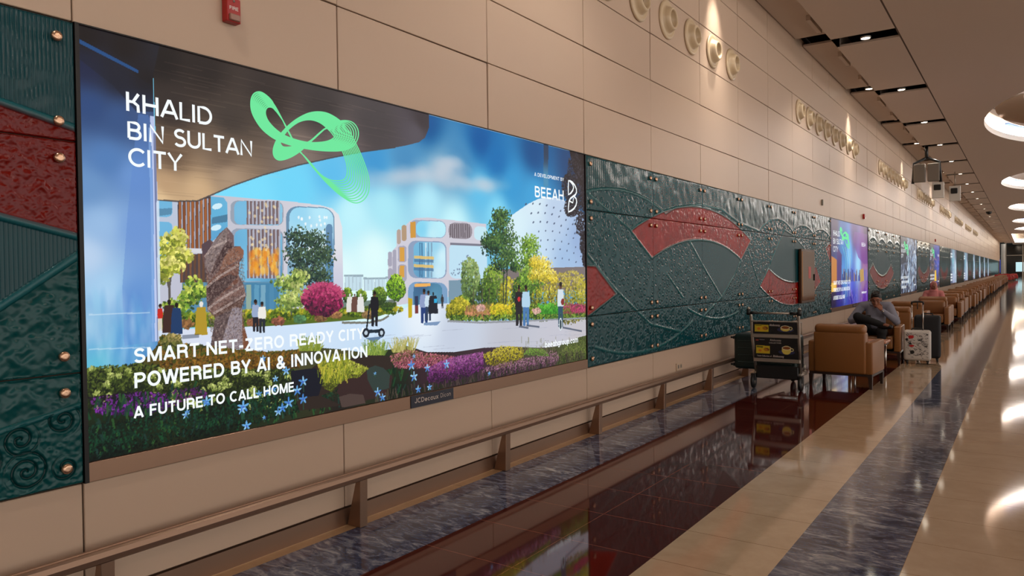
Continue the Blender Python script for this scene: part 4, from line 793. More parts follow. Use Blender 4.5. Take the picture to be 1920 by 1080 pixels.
def spirals(Y, Z, cell, pitch, seed, jit=0.3):      # jittered lattice of curled ridges
    r = np.random.default_rng(seed); T = r.random((3, 61, 67)); best = np.full(Y.shape, 9.0); out = np.zeros(Y.shape)
    gi, gj = np.floor(Y/cell).astype(int), np.floor(Z/cell).astype(int)
    for di in (-1, 0, 1):
        for dj in (-1, 0, 1):
            i, j = gi+di, gj+dj; a, b, c = (T[k][j % 61, i % 67] for k in range(3))
            cy, cz = (i+0.5+jit*(a-0.5)+0.5*(j % 2)-0.25)*cell, (j+0.5+jit*(b-0.5))*cell
            dy, dz = Y-cy, Z-cz; d = np.hypot(dy, dz); th = np.arctan2(dz, dy)*np.where(c > 0.5, 1, -1)+c*6.28
            s = np.cos(2*PI*d/pitch-th)*np.clip((0.60*cell-d)/(0.2*cell), 0, 1)
            m_ = d < best; out = np.where(m_, s, out); best = np.where(m_, d, best)
    return out
def polyd(Y, Z, pts, closed=False):                 # distance to a polyline
    d = np.full(Y.shape, 9.0); P = list(pts)+([pts[0]] if closed else [])
    for (a, b), (c, e) in zip(P, P[1:]):
        L2 = (c-a)**2+(e-b)**2+1e-12; t = np.clip(((Y-a)*(c-a)+(Z-b)*(e-b))/L2, 0, 1)
        d = np.minimum(d, np.hypot(Y-a-t*(c-a), Z-b-t*(e-b)))
    return d
def inpoly(Y, Z, pts):
    m_ = np.zeros(Y.shape, bool)
    for (x0, y0), (x1, y1) in zip(pts, pts[1:]+pts[:1]):
        if y0 == y1: continue
        m_ ^= ((Z >= min(y0, y1)) & (Z < max(y0, y1))) & (Y < x0+(Z-y0)*(x1-x0)/(y1-y0))
    return m_
def arcp(y0, z0, ym, zm, y1, z1, n=20):             # three-point arc as a polyline
    A, B, C_ = complex(y0, z0), complex(ym, zm), complex(y1, z1)
    q = np.linalg.solve([[ym-y0, zm-z0], [y1-y0, z1-z0]], [(ym*ym+zm*zm-y0*y0-z0*z0)/2, (y1*y1+z1*z1-y0*y0-z0*z0)/2]); c = complex(*q)
    a0, am, a1 = (np.angle(p-c) for p in (A, B, C_)); un = np.unwrap([a0, am, a1]); r = abs(A-c)
    return [(c.real+r*math.cos(t), c.imag+r*math.sin(t)) for t in np.linspace(un[0], un[2], n)]
def ridge(d, w_): return np.clip(1-(d/w_)**2, 0, 1)**0.5
def mural_one(Y, Z):
    out = arcp(6.99, 1.94, 9.0, 2.315, 11.06, 1.96); inn = arcp(7.51, 1.66, 9.05, 1.91, 10.6, 1.67)
    so = arcp(11.49, 1.27, 13.5, 0.90, 15.6, 1.28); si = arcp(11.98, 1.54, 13.5, 1.30, 15.2, 1.59)
    R1 = out+inn[::-1]; R2 = so+si[::-1]; R3 = [(6.0, 1.58), (6.22, 1.57), (6.65, 1.29), (6.0, 1.08)]; R4 = [(16.04, 1.95), (16.6, 2.12), (16.6, 1.6)]
    leaf = [(8.62, 1.88)]+arcp(8.62, 1.88, 9.7, 1.87, 10.6, 1.67, 10)+[(10.3, 1.45), (9.76, 1.16), (9.2, 1.5)]
    bowl = [(11.98, 1.54), (12.4, 1.85), (12.95, 2.2), (13.5, 2.13), (14.2, 1.95), (15.2, 1.59)]+si[::-1]
    top = arcp(6.0, 2.25, 6.75, 2.34, 7.9, 2.17, 12)
    crest = [(6.0, 2.24)]+top+[(8.2, 2.26), (9.0, 2.35), (9.8, 2.34), (10.5, 2.2), (11.5, 2.12)]+arcp(11.5, 2.12, 12.5, 2.36, 13.46, 2.2, 12)+arcp(13.46, 2.2, 14.2, 2.33, 15.0, 2.22, 10)+arcp(15.0, 2.22, 15.7, 2.32, 16.6, 2.16, 10)
    sky = crest+[(16.7, 2.8), (5.9, 2.8)]
    red = inpoly(Y, Z, R1) | inpoly(Y, Z, R2) | inpoly(Y, Z, R3) | inpoly(Y, Z, R4); smooth = (inpoly(Y, Z, leaf) | inpoly(Y, Z, bowl)) & ~red; ribs = inpoly(Y, Z, sky) & ~red
    d = np.full(Y.shape, 9.0)
    for pl in (R1+R1[:1], R2+R2[:1], R3+R3[:1], R4+R4[:1], crest, leaf+leaf[:1], bowl+bowl[:1], [(6.1, 2.25), (7.02, 1.94)], [(6.0, 1.72), (6.65, 1.33), (7.46, 0.94), (8.3, 0.8)], arcp(8.56, 1.06, 9.6, 0.88, 10.45, 0.93), [(9.08, 0.94), (9.76, 1.16), (10.3, 1.45)], [(7.9, 1.5), (8.4, 1.2)], [(10.9, 1.85), (11.5, 1.27)], [(15.2, 1.6), (15.9, 2.1)], arcp(6.2, 0.8, 7.4, 0.66, 8.7, 0.9)):
        d = np.minimum(d, polyd(Y, Z, pl))
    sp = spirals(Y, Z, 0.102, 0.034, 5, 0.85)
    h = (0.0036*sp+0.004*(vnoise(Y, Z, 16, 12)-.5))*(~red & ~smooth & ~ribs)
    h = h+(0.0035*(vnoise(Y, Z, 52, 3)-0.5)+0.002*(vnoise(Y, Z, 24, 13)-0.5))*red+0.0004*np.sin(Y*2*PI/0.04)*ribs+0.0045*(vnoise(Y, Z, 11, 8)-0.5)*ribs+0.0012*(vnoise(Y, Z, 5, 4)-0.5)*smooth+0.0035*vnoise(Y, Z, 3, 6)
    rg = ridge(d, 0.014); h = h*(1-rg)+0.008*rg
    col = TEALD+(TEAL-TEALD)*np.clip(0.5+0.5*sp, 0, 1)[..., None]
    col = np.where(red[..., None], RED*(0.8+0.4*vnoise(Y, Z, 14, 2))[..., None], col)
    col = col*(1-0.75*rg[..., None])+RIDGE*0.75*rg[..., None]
    return h, col
def mural_zero(Y, Z):                               # the nearest mural; only its end shows
    a = lambda y: 2.215-0.225*(y-1.27); b = lambda y: 1.755-0.24*(y-1.27); c = lambda y: 1.40+0.70*(y-1.25)
    k = np.clip(Y, 0.2, 9)
    za, zb_, zc = a(k), b(k), c(k); zd = 0.90+0.20*(k-1.25)
    ribs = (Z > za) | ((Z < zb_) & (Z > zc)); red = (Z <= za) & (Z >= zb_); ham = (Z <= zc) & (Z > zd); spz = Z <= zd
    wob = 1+0.12*vnoise(Y, Z, 12, 3)
    h = 0.0034*np.abs(np.sin(Y*PI/0.0165))*ribs*wob+0.004*(vnoise(Y, Z, 22, 1)-0.5)*ribs*(Z > za)
    h = h+(0.007*(vnoise(Y, Z, 34, 5)-0.5)+0.003*(vnoise(Y, Z, 80, 6)-0.5))*red
    h = h+(0.015*(vnoise(Y, Z, 20, 7)-0.5)+0.007*(vnoise(Y, Z, 46, 9)-0.5))*ham+0.006*(vnoise(Y, Z, 60, 4)-0.5)*spz
    s = np.zeros(Y.shape)
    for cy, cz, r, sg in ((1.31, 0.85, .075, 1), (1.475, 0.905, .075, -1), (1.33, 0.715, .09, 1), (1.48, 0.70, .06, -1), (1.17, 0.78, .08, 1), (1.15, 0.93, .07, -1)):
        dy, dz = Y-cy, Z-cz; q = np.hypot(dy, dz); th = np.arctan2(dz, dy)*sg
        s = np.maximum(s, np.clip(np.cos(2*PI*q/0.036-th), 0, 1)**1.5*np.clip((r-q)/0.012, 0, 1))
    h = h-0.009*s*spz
    rg = np.maximum.reduce([ridge(np.abs(Z-za)*0.97, 0.017), ridge(np.abs(Z-zb_)*0.97, 0.017), ridge(np.abs(Z-zc)*0.8, 0.018), 0.5*ridge(np.abs(Z-zd), 0.012)])
    h = h*(1-rg)+0.012*rg
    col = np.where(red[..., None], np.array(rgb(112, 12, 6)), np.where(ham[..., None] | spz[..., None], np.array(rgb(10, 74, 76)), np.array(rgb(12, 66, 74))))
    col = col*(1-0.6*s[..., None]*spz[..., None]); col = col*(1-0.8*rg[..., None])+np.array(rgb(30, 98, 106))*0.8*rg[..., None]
    return h, col
def mural_far(off):
    def f(Y, Z):
        y = Y-off; W_ = 1.5; u = (y % W_)-W_/2
        crest = 2.10+0.26*np.sqrt(np.clip(1-(u/(W_/2))**2, 0, 1)); top = Z > crest
        sm = arcp(0.1, 1.45, 2.3, 0.95, 4.5, 1.4); si = arcp(0.7, 1.65, 2.3, 1.32, 3.9, 1.65); R = sm+si[::-1]; red = inpoly(y, Z, R)
        bowl = inpoly(y, Z, [(0.7, 1.66), (1.6, 2.05), (2.6, 2.05), (3.9, 1.66)]+si[::-1])
        d = np.minimum(np.minimum(polyd(y, Z, R, True), np.abs(Z-crest)), polyd(y, Z, [(3.4, 2.1), (4.8, 1.2), (6.0, 0.8)]))
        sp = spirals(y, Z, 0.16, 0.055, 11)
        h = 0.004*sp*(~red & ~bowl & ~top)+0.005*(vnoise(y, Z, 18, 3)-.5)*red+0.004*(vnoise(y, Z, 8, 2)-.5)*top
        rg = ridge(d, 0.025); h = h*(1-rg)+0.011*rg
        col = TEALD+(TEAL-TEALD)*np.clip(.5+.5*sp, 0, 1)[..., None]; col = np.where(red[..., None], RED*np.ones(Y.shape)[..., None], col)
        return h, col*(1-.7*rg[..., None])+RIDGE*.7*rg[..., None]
    return f
b1 = bmesh.new(); lathe(b1, [(0.021, 0.0), (0.023, 0.012), (0.020, 0.020), (0.009, 0.022), (0.0001, 0.021)], axis='x', seg=12); _o = obj('bolt', b1, mat('bolt_copper', rgb(206, 168, 140), rough=0.25, metal=0.9)); bolt_d = _o.data; bpy.data.objects.remove(_o)
ZJ = [0.618, 1.098, 2.096, 2.608]
def mural(label, ya, ncol, fn, dy, dz, bolts=True, xs=0.0, joints=None):
    t = thing('enamel_mural', label, 'mural')
    for i in range(ncol):
        for j in range(3):
            y0, y1 = ya+PW*i+0.004, ya+PW*(i+1)-0.004; z0, z1 = ZJ[j]+0.003, ZJ[j+1]-0.003
            rim = lambda v: np.concatenate([[v[0], v[0]+.0004, v[0]+.005], v[1:-1], [v[-1]-.005, v[-1]-.0004, v[-1]]])
            Yv = rim(np.linspace(y0, y1, max(3, int((y1-y0)/dy))) if not callable(dy) else dy(y0, y1)); Zv = rim(np.linspace(z0, z1, max(3, int((z1-z0)/dz))))
            YY, ZZ = np.meshgrid(Yv, Zv); h, col = fn(YY, ZZ)
            e = np.minimum(np.minimum(YY-y0, y1-YY), np.minimum(ZZ-z0, z1-ZZ)); h = h*np.clip(e/0.01, 0, 1)
            P = np.stack([0.012+h, YY, ZZ], -1)
            P[0, :, 0] = P[-1, :, 0] = -0.006; P[:, 0, 0] = P[:, -1, 0] = -0.006     # turned-in edges
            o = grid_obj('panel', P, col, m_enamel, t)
            if bolts:
                for by in (y0+0.07, y1-0.07):
                    if by < 1.2: continue
                    for bz in (z0+0.075, z1-0.075): obj('bolt', bolt_d, None, o, (0.012, by, bz))
    return t
def near_cols(y0, y1): return np.concatenate([np.linspace(y0, y0+1.05, 170)[:-1], np.linspace(y0+1.05, y1, 260)])
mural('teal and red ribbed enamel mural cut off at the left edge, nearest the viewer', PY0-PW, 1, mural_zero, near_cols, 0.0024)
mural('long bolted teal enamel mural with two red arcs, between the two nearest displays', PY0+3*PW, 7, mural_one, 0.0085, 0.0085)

# ------------------------------------------------------------------ the displays further along the wall
def small_display(y0, y1, kind, label, detail):
    t = thing('lit_advertising_display', label, 'advertising display'); frame(t, y0, y1)
    a, b = y0+0.02, y1-0.02; L = b-a; p = Paint(np.linspace(a, b, detail[0]), np.linspace(ZB, ZT, detail[1]), (20, 16, 40))
    U = lambda pts: [(a+u*L, ZT-v*(ZT-ZB)) for u, v in pts]; full = U([(0, 0), (1, 0), (1, 1), (0, 1)])
    AN = lambda l: [(U([q])[0], c) for q, c in l]
    if kind == 0:
        p.idw(full, AN([((.1, .1), (52, 30, 72)), ((.3, .1), (20, 80, 150)), ((.6, .1), (70, 40, 110)), ((.95, .1), (60, 24, 70)), ((.3, .3), (30, 120, 190)), ((.45, .4), (96, 180, 236)), ((.7, .5), (150, 206, 244)), ((.85, .3), (120, 40, 130)), ((.3, .6), (70, 140, 210)), ((.5, .75), (70, 90, 210)), ((.5, .95), (40, 40, 150)), ((.9, .95), (90, 30, 150)), ((.05, .9), (24, 20, 60)), ((.85, .7), (150, 110, 150)), ((.2, .85), (30, 30, 120))]), pw=3)
        p.poly(U([(.02, .42), (.14, .46), (.14, .8), (.02, .8)]), (190, 120, 50)); p.poly(U([(.14, .3), (.26, .4), (.24, .8), (.14, .8)]), (70, 40, 110)); p.poly(U([(.0, .72), (.12, .72), (.12, .82), (.0, .82)]), (236, 190, 80))
        p.poly(U([(.55, .2), (.7, .42), (.98, .55), (.98, .1), (.6, .1)]), (110, 40, 140), .6)
        for k in range(60):
            u = RNG.uniform(.26, .98); h_ = RNG.uniform(.04, .16); p.poly(U([(u, .72), (u, .72-h_), (u+.025, .72-h_), (u+.025, .72)]), ((20, 40, 110), (40, 60, 150), (60, 80, 190), (150, 110, 90))[k % 4], .8)
        for k in range(120):
            u = RNG.uniform(.2, .98); v = RNG.uniform(.74, .95); p.line(U([(u, v), (u, v+RNG.uniform(.02, .12))]), .012, ((120, 150, 255), (190, 130, 255), (230, 220, 255), (40, 60, 230))[k % 4], .5)
        for k, u in enumerate((.36, .40, .45, .48)): p.line(U([(u-.08+.02*k, .3), (u, .45), (u, .9)]), .02, ((120, 240, 220), (190, 240, 200), (220, 250, 240), (230, 220, 150))[k], .85)
        for k in range(40): u = RNG.uniform(.78, .98); p.line(U([(u, .72), (u+.06, .5)]), .02, ((200, 160, 90), (190, 120, 200), (120, 80, 170))[k % 3], .5)
        p.poly(U([(.74, .58), (.86, .56), (.88, .72), (.76, .74)]), (190, 150, 60), .8)
    elif kind == 1:
        for k in range(900): u, v = RNG.uniform(0, 1), RNG.uniform(0, 1); yy, zz = U([(u, v)])[0]; p.dab(yy, zz, RNG.uniform(.04, .16), RNG.uniform(.03, .1), ((24, 26, 34), (70, 80, 100), (190, 214, 236), (120, 150, 190), (230, 240, 250))[int(min(4, max(0, RNG.normal(1+2.2*v*(1.2-v)+.9*(u > .4), 1.1))))], .55, RNG.uniform(0, 3))
        p.poly(U([(.0, .0), (.35, .0), (.35, .45), (.0, .5)]), (26, 30, 40), .65); p.line(U([(.44, .3), (.5, .6), (.48, .9)]), .1, (190, 230, 240), .7)
    elif kind == 2:
        p.idw(full, AN([((.1, .1), (40, 44, 56)), ((.6, .3), (30, 50, 150)), ((.8, .5), (60, 80, 190)), ((.2, .6), (60, 50, 50)), ((.5, .9), (70, 60, 60)), ((.9, .9), (40, 30, 40))]))
        for k in range(260): u, v = RNG.uniform(0, 1), RNG.uniform(.2, .95); yy, zz = U([(u, v)])[0]; p.dab(yy, zz, RNG.uniform(.03, .1), RNG.uniform(.02, .07), ((40, 70, 200), (220, 120, 50), (230, 190, 150), (90, 40, 40), (40, 40, 60), (120, 140, 230))[k % 6], .6, RNG.uniform(0, 3))
        p.poly(U([(.5, .62), (.62, .6), (.66, .86), (.46, .86)]), (240, 190, 30))
    else:
        r = np.random.default_rng(kind)
        p.idw(full, AN([((.1, .2), (40, 60, 80)), ((.4, .4), (110, 170, 190)), ((.8, .5), (190, 215, 230)), ((.5, .8), (170, 180, 210)), ((.9, .1), (50, 50, 70)), ((.2, .9), (60, 70, 100))]))
        for k in range(120): yy, zz = U([(r.uniform(0, 1), r.uniform(0, 1))])[0]; p.dab(yy, zz, r.uniform(.05, .2), r.uniform(.03, .12), ((230, 240, 250), (60, 80, 110), (150, 110, 160), (110, 190, 200))[k % 4], .4, r.uniform(0, 3))
    p.obj('picture', 0.006, t)
    if kind < 3:
        for s, v0 in (('KHALID', .13), ('BIN SULTAN', .22), ('CITY', .31)):
            geo_text('lettering', s, a+.06*L, a+(.06+.022*len(s)+.02)*L, ZT-(v0+.06)*(ZT-ZB), ZT-v0*(ZT-ZB), XT, m_text, t)
        emblem('ribbon_emblem', lambda u, v: (a+(.22+.24*(u-920)/820)*L, ZT-(.08+.24*(v-82)/770)*(ZT-ZB)), XT, m_green, t, n=5, wd=26, seg=3)
        for s, v0, w_ in (('SMART NET-ZERO READY CITY', .70, .42), ('POWERED BY AI & INNOVATION', .78, .40), ('A FUTURE TO CALL HOME', .87, .27)):
            sans('lettering', s, a+.06*L, a+(.06+w_)*L, ZT-(v0+.045)*(ZT-ZB), ZT-v0*(ZT-ZB), XT, m_text, t)
        sans('lettering', 'BEEAH', a+.80*L, a+.93*L, ZT-.27*(ZT-ZB), ZT-.22*(ZT-ZB), XT, m_text, t)
        sans('lettering', 'beeahgroup.com', a+.80*L, a+.95*L, ZT-.89*(ZT-ZB), ZT-.855*(ZT-ZB), XT, m_text, t)
    else:
        for v in (.12, .2, .72, .8, .88):
            bm = bmesh.new(); 
            for k in range(6): bm.faces.new([bm.verts.new((XT, a+(.06+.045*k+du)*L, ZT-vv*(ZT-ZB))) for du, vv in ((0, v), (.03, v), (.03, v+.05), (0, v+.05))])
            tag(obj('lettering', bm, m_text, t), kind=None)
    bm = bmesh.new(); bx(bm, 0.0, 0.017, a+.53*L, a+.63*L, ZF+0.004, ZB-0.006); npl = obj('name_plate', bm, m_navy, t)
    if kind < 3: sans('lettering', 'JCDecaux Dicon', a+.54*L, a+.62*L, ZF+0.033, ZF+0.066, 0.0175, m_print, npl)
JN = lambda k: PY0+PW*k
small_display(JN(10), JN(13), 0, 'lit display of a blue and purple night skyline, second along the wall', (190, 200))
small_display(JN(17), JN(20), 1, 'lit display of pale grey and white foliage, third display along the wall', (110, 130))
small_display(JN(23), JN(26), 2, 'lit display with a yellow and blue figure scene, fourth display along the wall', (80, 100))
for n, (k0_, k1_) in enumerate(((30, 33), (37, 40), (44, 46), (50, 52), (56, 58), (62, 64))):
    small_display(JN(k0_), JN(k1_), 3+n, 'pale blue lit display, %s display along the wall' % ('fifth', 'sixth', 'seventh', 'eighth', 'ninth', 'tenth')[n], (50, 70))
for n, (k0_, k1_) in enumerate(((13, 17), (20, 23), (26, 30), (33, 37), (40, 44), (46, 50), (52, 56), (58, 62))):
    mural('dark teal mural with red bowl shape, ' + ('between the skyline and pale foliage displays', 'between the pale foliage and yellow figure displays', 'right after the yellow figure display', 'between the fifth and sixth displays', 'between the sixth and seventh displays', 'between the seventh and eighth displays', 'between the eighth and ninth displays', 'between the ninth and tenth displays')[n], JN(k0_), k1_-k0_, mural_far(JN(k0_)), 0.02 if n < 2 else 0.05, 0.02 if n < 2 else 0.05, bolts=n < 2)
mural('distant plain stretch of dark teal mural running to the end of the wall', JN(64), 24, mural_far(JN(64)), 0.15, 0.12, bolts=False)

# ------------------------------------------------------------------ guard rail along the foot of the wall
t = thing('guard_rail', 'long low bronze trolley guard rail on tapered posts along the foot of the wall', 'rail')
prof = [(0.085, 0.285), (0.135, 0.285), (0.147, 0.293), (0.150, 0.315), (0.147, 0.338), (0.137, 0.345), (0.124, 0.345), (0.122, 0.341), (0.114, 0.341), (0.112, 0.346), (0.096, 0.346), (0.094, 0.342), (0.085, 0.342)]
bm = bmesh.new(); prism(bm, prof, 'y', -3.0, 96.0); obj('rail', bm, m_bronze, t)
b1 = bmesh.new()
tmp = [(0.004, 0.0), (0.118, 0.0), (0.130, 0.287), (0.088, 0.287), (0.030, 0.02)]
prism(b1, [(0.008, 0.0), (0.122, 0.0), (0.128, 0.287), (0.090, 0.287)], 'y', -0.03, 0.03); bmesh.ops.bevel(b1, geom=b1.edges[:], offset=0.003, segments=1, affect='EDGES')
_o = obj('post', b1, m_bronze); post_d = _o.data; bpy.data.objects.remove(_o)
for k in range(62): obj('post', post_d, None, t, (0, JN(k-1)+0.035, 0.0))

# ------------------------------------------------------------------ round jet nozzles high on the wall
b1 = bmesh.new(); lathe(b1, [(0.215, 0.0), (0.218, 0.014), (0.206, 0.026), (0.185, 0.028), (0.165, 0.022), (0.150, 0.030), (0.140, 0.055), (0.125, 0.085), (0.110, 0.10), (0.098, 0.10), (0.092, 0.085), (0.088, 0.01)], axis='x', seg=36)
_o = obj('rim', b1, m_nozzle); noz_d = _o.data; bpy.data.objects.remove(_o)
b1 = bmesh.new(); lathe(b1, [(0.0001, 0.03), (0.05, 0.032), (0.0885, 0.028)], axis='x', seg=24); _o = obj('throat', b1, mat('nozzle_throat', rgb(112, 84, 54), rough=0.6)); thr_d = _o.data; bpy.data.objects.remove(_o)
for g in range(8):
    for k in range(8):
        y = 5.0+9.0*g+0.75*k
        if y < 6.4: continue
        t = thing('jet_nozzle', 'cream round air nozzle in the %s row of nozzles along the upper wall' % ('nearest', 'second', 'third', 'fourth', 'fifth', 'sixth', 'seventh', 'eighth')[g], 'air vent', (0.0, y, 4.385), 0, 'air nozzles of row %d on the upper wall' % (g+1))
        obj('rim', noz_d, None, t); obj('throat', thr_d, None, t)

# ------------------------------------------------------------------ small wall devices
def fire_alarm(y, z, label):
    t = thing('fire_alarm', label, 'fire alarm', (0, y, z))
    bm = bmesh.new(); bx(bm, 0.0, 0.045, -0.041, 0.041, -0.062, 0.062, bev=0.006, seg=2); b_ = obj('housing', bm, m_red, t)
    bm = bmesh.new(); bx(bm, 0.040, 0.058, -0.030, 0.030, -0.056, -0.022, bev=0.004); obj('strobe_lens', bm, mat('strobe', rgb(150, 110, 96), rough=0.15), t)
    bm = bmesh.new(); lathe(bm, [(0.006, 0.045), (0.006, 0.048), (0.0001, 0.048)], (0, 0.0, 0.045), axis='x', seg=10); obj('screw', bm, m_grey, t)
    if y < 5: sans('lettering', 'FIRE', -0.026, 0.026, 0.0, 0.018, 0.0456, m_white, t)
fire_alarm(2.32, 2.872, 'red FIRE alarm on the wall above the large display'); fire_alarm(20.4, 2.85, 'small red alarm box on the wall above the skyline display'); fire_alarm(38.4, 2.8, 'tiny red alarm box above the fourth display')
t = thing('wall_sensor', 'slim grey sensor on the wall above the long mural', 'sensor', (0, 15.8, 2.87)); bm = bmesh.new(); bx(bm, 0, 0.03, -0.02, 0.02, -0.06, 0.06, bev=0.006); obj('housing', bm, m_grey, t)
t = thing('socket_outlet', 'white double socket outlet low on the wall behind the rail', 'socket', (0, 8.28, 0.385)); bm = bmesh.new(); bx(bm, -0.002, 0.014, -0.085, 0.085, -0.045, 0.045, bev=0.004); so_ = obj('plate', bm, mat('socket_cream', rgb(196, 172, 148), rough=0.4), t)
for dy in (-0.04, 0.04):
    bm = bmesh.new(); bx(bm, 0.013, 0.0155, dy-0.02, dy+0.02, -0.018, 0.022, bev=0.001); obj('socket_face', bm, m_grey, so_)
t = thing('hose_cabinet', 'polished bronze cabinet with a red label on the long mural', 'cabinet', (0.030, 14.32, 0.915))
bm = bmesh.new(); bx(bm, 0.0, 0.05, -0.5, 0.5, 0.0, 0.98, bev=0.006); obj('body', bm, m_dkbronze, t)
bm = bmesh.new(); bx(bm, 0.049, 0.058, -0.46, 0.46, 0.04, 0.94, bev=0.004); d_ = obj('door', bm, mat('door_bronze', rgb(150, 106, 66), rough=0.14, metal=1.0), t)
bm = bmesh.new(); bx(bm, 0.057, 0.060, -0.02, 0.16, 0.44, 0.66); lb_ = obj('red_label', bm, mat('label_red', rgb(196, 60, 48), rough=0.4), d_)
bm = bmesh.new(); bx(bm, 0.057, 0.075, 0.40, 0.42, 0.40, 0.52, bev=0.003); obj('handle', bm, m_black, d_)

# ------------------------------------------------------------------ things hanging under the ceiling
t = thing('hanging_speaker', 'grey twin speaker on a black forked bracket hanging near the wall', 'speaker', (0.72, 27.6, 4.6))
bm = bmesh.new(); tube(bm, [(0, 0, 0.9), (0, 0, 0.52)], 0.05, 8); tube(bm, [(0, 0, 0.54), (-0.36, 0, 0.38), (-0.40, 0, -0.28)], 0.045, 8); tube(bm, [(0, 0, 0.54), (0.36, 0, 0.38), (0.40, 0, -0.28)], 0.045, 8); obj('bracket', bm, m_black, t)
for sx in (-1, 1):
    bm = bmesh.new(); bx(bm, sx*0.2-0.19+0.02, sx*0.2+0.19-0.02, -0.10, 0.14, -0.24, 0.34, bev=0.02, seg=2); obj('cabinet', bm, m_grey, t)
for n, (xx, yy) in enumerate(((0.55, 33.5), (0.98, 35.5))):
    t = thing('surveillance_box', 'white camera box with black lens hanging past the twin speaker, %s' % ('nearer the wall', 'further from the wall'), 'camera', (xx, yy, 4.62)) if False else thing('surveillance_box', ('white camera box hanging past the twin speaker, close to the wall' if n == 0 else 'white camera box hanging past the twin speaker, further from the wall'), 'camera', (xx, yy, 4.62))
    bm = bmesh.new(); bx(bm, -0.2, 0.2, -0.08, 0.08, -0.32, 0.3, bev=0.01); obj('box', bm, m_white, t)
    bm = bmesh.new(); bx(bm, -0.14, 0.1, -0.14, -0.078, -0.02, 0.2, bev=0.02); obj('lens', bm, m_black, t)
    bm = bmesh.new(); tube(bm, [(0, 0, 0.3), (0, 0, 0.9)], 0.02, 8); obj('hanger', bm, m_alu, t)
t = thing('dome_camera', 'small black dome camera under the ceiling far along the corridor', 'camera', (1.25, 62.0, ZL)); bm = bmesh.new(); lathe(bm, [(0.18, 0.0), (0.18, -0.06), (0.14, -0.15), (0.07, -0.2), (0.0001, -0.21)], seg=16); obj('dome', bm, m_black, t)

# ------------------------------------------------------------------ end of the corridor
m_glassd = mat('dark_glass', rgb(22, 28, 28), rough=0.08, spec=0.6)
m_glow = mat('bright_window', (0, 0, 0), emit=rgb(190, 226, 232), estr=1.1)
bm = bmesh.new(); bx(bm, -1.0, 14.0, YB, YB+0.3, 0, 6.2, mi=0)
struct('wall_end', bm, [m_glassd])
bm = bmesh.new()
for x in (0.6, 3.0, 5.0, 7.0, 9.0): bx(bm, x-0.09, x+0.09, YB-0.12, YB, 0, 6.0)
bx(bm, -1, 14, YB-0.12, YB, 3.6, 3.75)
struct('trim_2', bm, m_alu)
for n, (xa, xb) in enumerate(((2.0, 2.92), (3.08, 4.6))):
    bm = bmesh.new(); bx(bm, xa, xb, YB-0.06, YB-0.01, 0.9, 2.5); struct('window_%d' % (n+1), bm, m_glow)
t = thing('column', 'pale column at the far end beside the dark glass', 'column', (0.35, 146.0, 0)); bm = bmesh.new(); lathe(bm, [(0.3, 0.0), (0.3, 5.49)], seg=20); obj('shaft', bm, m_white, t); bm = bmesh.new(); lathe(bm, [(0.36, 0.0), (0.36, 0.15), (0.3, 0.2)], seg=20); obj('base', bm, m_alu, t)
t = thing('lit_pylon', 'glowing deep blue pylon at the far end of the wall', 'sign', (-0.35, 143.5, 0)); bm = bmesh.new(); bx(bm, -0.4, 0.4, -0.1, 0.3, 0, 5.3); obj('casing', bm, mat('pylon_dark', rgb(20, 18, 40), rough=.4), t); bm = bmesh.new(); bx(bm, -0.36, 0.36, -0.12, -0.09, 0.8, 2.9); obj('screen', bm, mat('pylon_blue', (0, 0, 0), emit=rgb(60, 90, 220), estr=1.0), t)
# ------------------------------------------------------------------ lounge armchairs
m_leather = noise_bump(mat('tan_leather', rgb(140, 90, 44), rough=0.42, spec=0.45), 140, 0.10, 0.001)
m_wood = mat('dark_wood', rgb(46, 28, 20), rough=0.4)
def soft(bm, x0, x1, y0, y1, z0, z1, r, seg=3): return bx(bm, x0, x1, y0, y1, z0, z1, bev=r, seg=seg)
def make_chair(label, loc, rz, group=None):          # local: back at y=0, front towards +y
    t = thing('lounge_armchair', label, 'armchair', loc, rz, group)
    P_ = []
    bm = bmesh.new(); soft(bm, -0.275, 0.275, 0.10, 0.70, 0.22, 0.42, 0.035); P_.append(obj('seat_cushion', bm, m_leather, t, smooth=True))
    bm = bmesh.new(); soft(bm, -0.31, 0.31, 0.0, 0.17, 0.185, 0.715, 0.028)
    for v in bm.verts:
        v.co.y += 0.0 if v.co.z < 0.4 else (v.co.z-0.4)*-0.08
    P_.append(obj('backrest', bm, m_leather, t, smooth=True))
    bm = bmesh.new(); soft(bm, -0.30, 0.30, -0.03, 0.17, 0.69, 0.81, 0.048, 4); h = obj('head_cushion', bm, m_leather, t, smooth=True)
    bm = bmesh.new(); tube(bm, [(0.004, -0.029, 0.735), (0.004, -0.022, 0.78), (0.004, 0.005, 0.806), (0.004, 0.10, 0.808)], 0.0035, 6); obj('seam', bm, m_leather, h)
    bm = bmesh.new(); soft(bm, -0.27, 0.27, 0.10, 0.26, 0.40, 0.74, 0.06, 4); obj('back_cushion', bm, m_leather, t, smooth=True)
    for s in (-1, 1):
        bm = bmesh.new(); soft(bm, min(s*0.285, s*0.385), max(s*0.285, s*0.385), 0.02, 0.70, 0.185, 0.59, 0.02); obj('armrest', bm, m_leather, t, smooth=True)
    bm = bmesh.new(); bx(bm, -0.375, 0.375, 0.03, 0.69, 0.155, 0.19, bev=0.004); obj('base_frame', bm, m_wood, t)
    for sx in (-1, 1):
        for y in (0.045, 0.665):
            bm = bmesh.new(); bx(bm, sx*0.352-0.026, sx*0.352+0.026, y-0.026, y+0.026, 0.0, 0.16)
            for v in bm.verts:
                if v.co.z < 0.05: v.co.x = sx*0.352+(v.co.x-sx*0.352)*0.6+sx*0.006; v.co.y = y+(v.co.y-y)*0.6
            obj('leg', bm, m_wood, t)
    return t
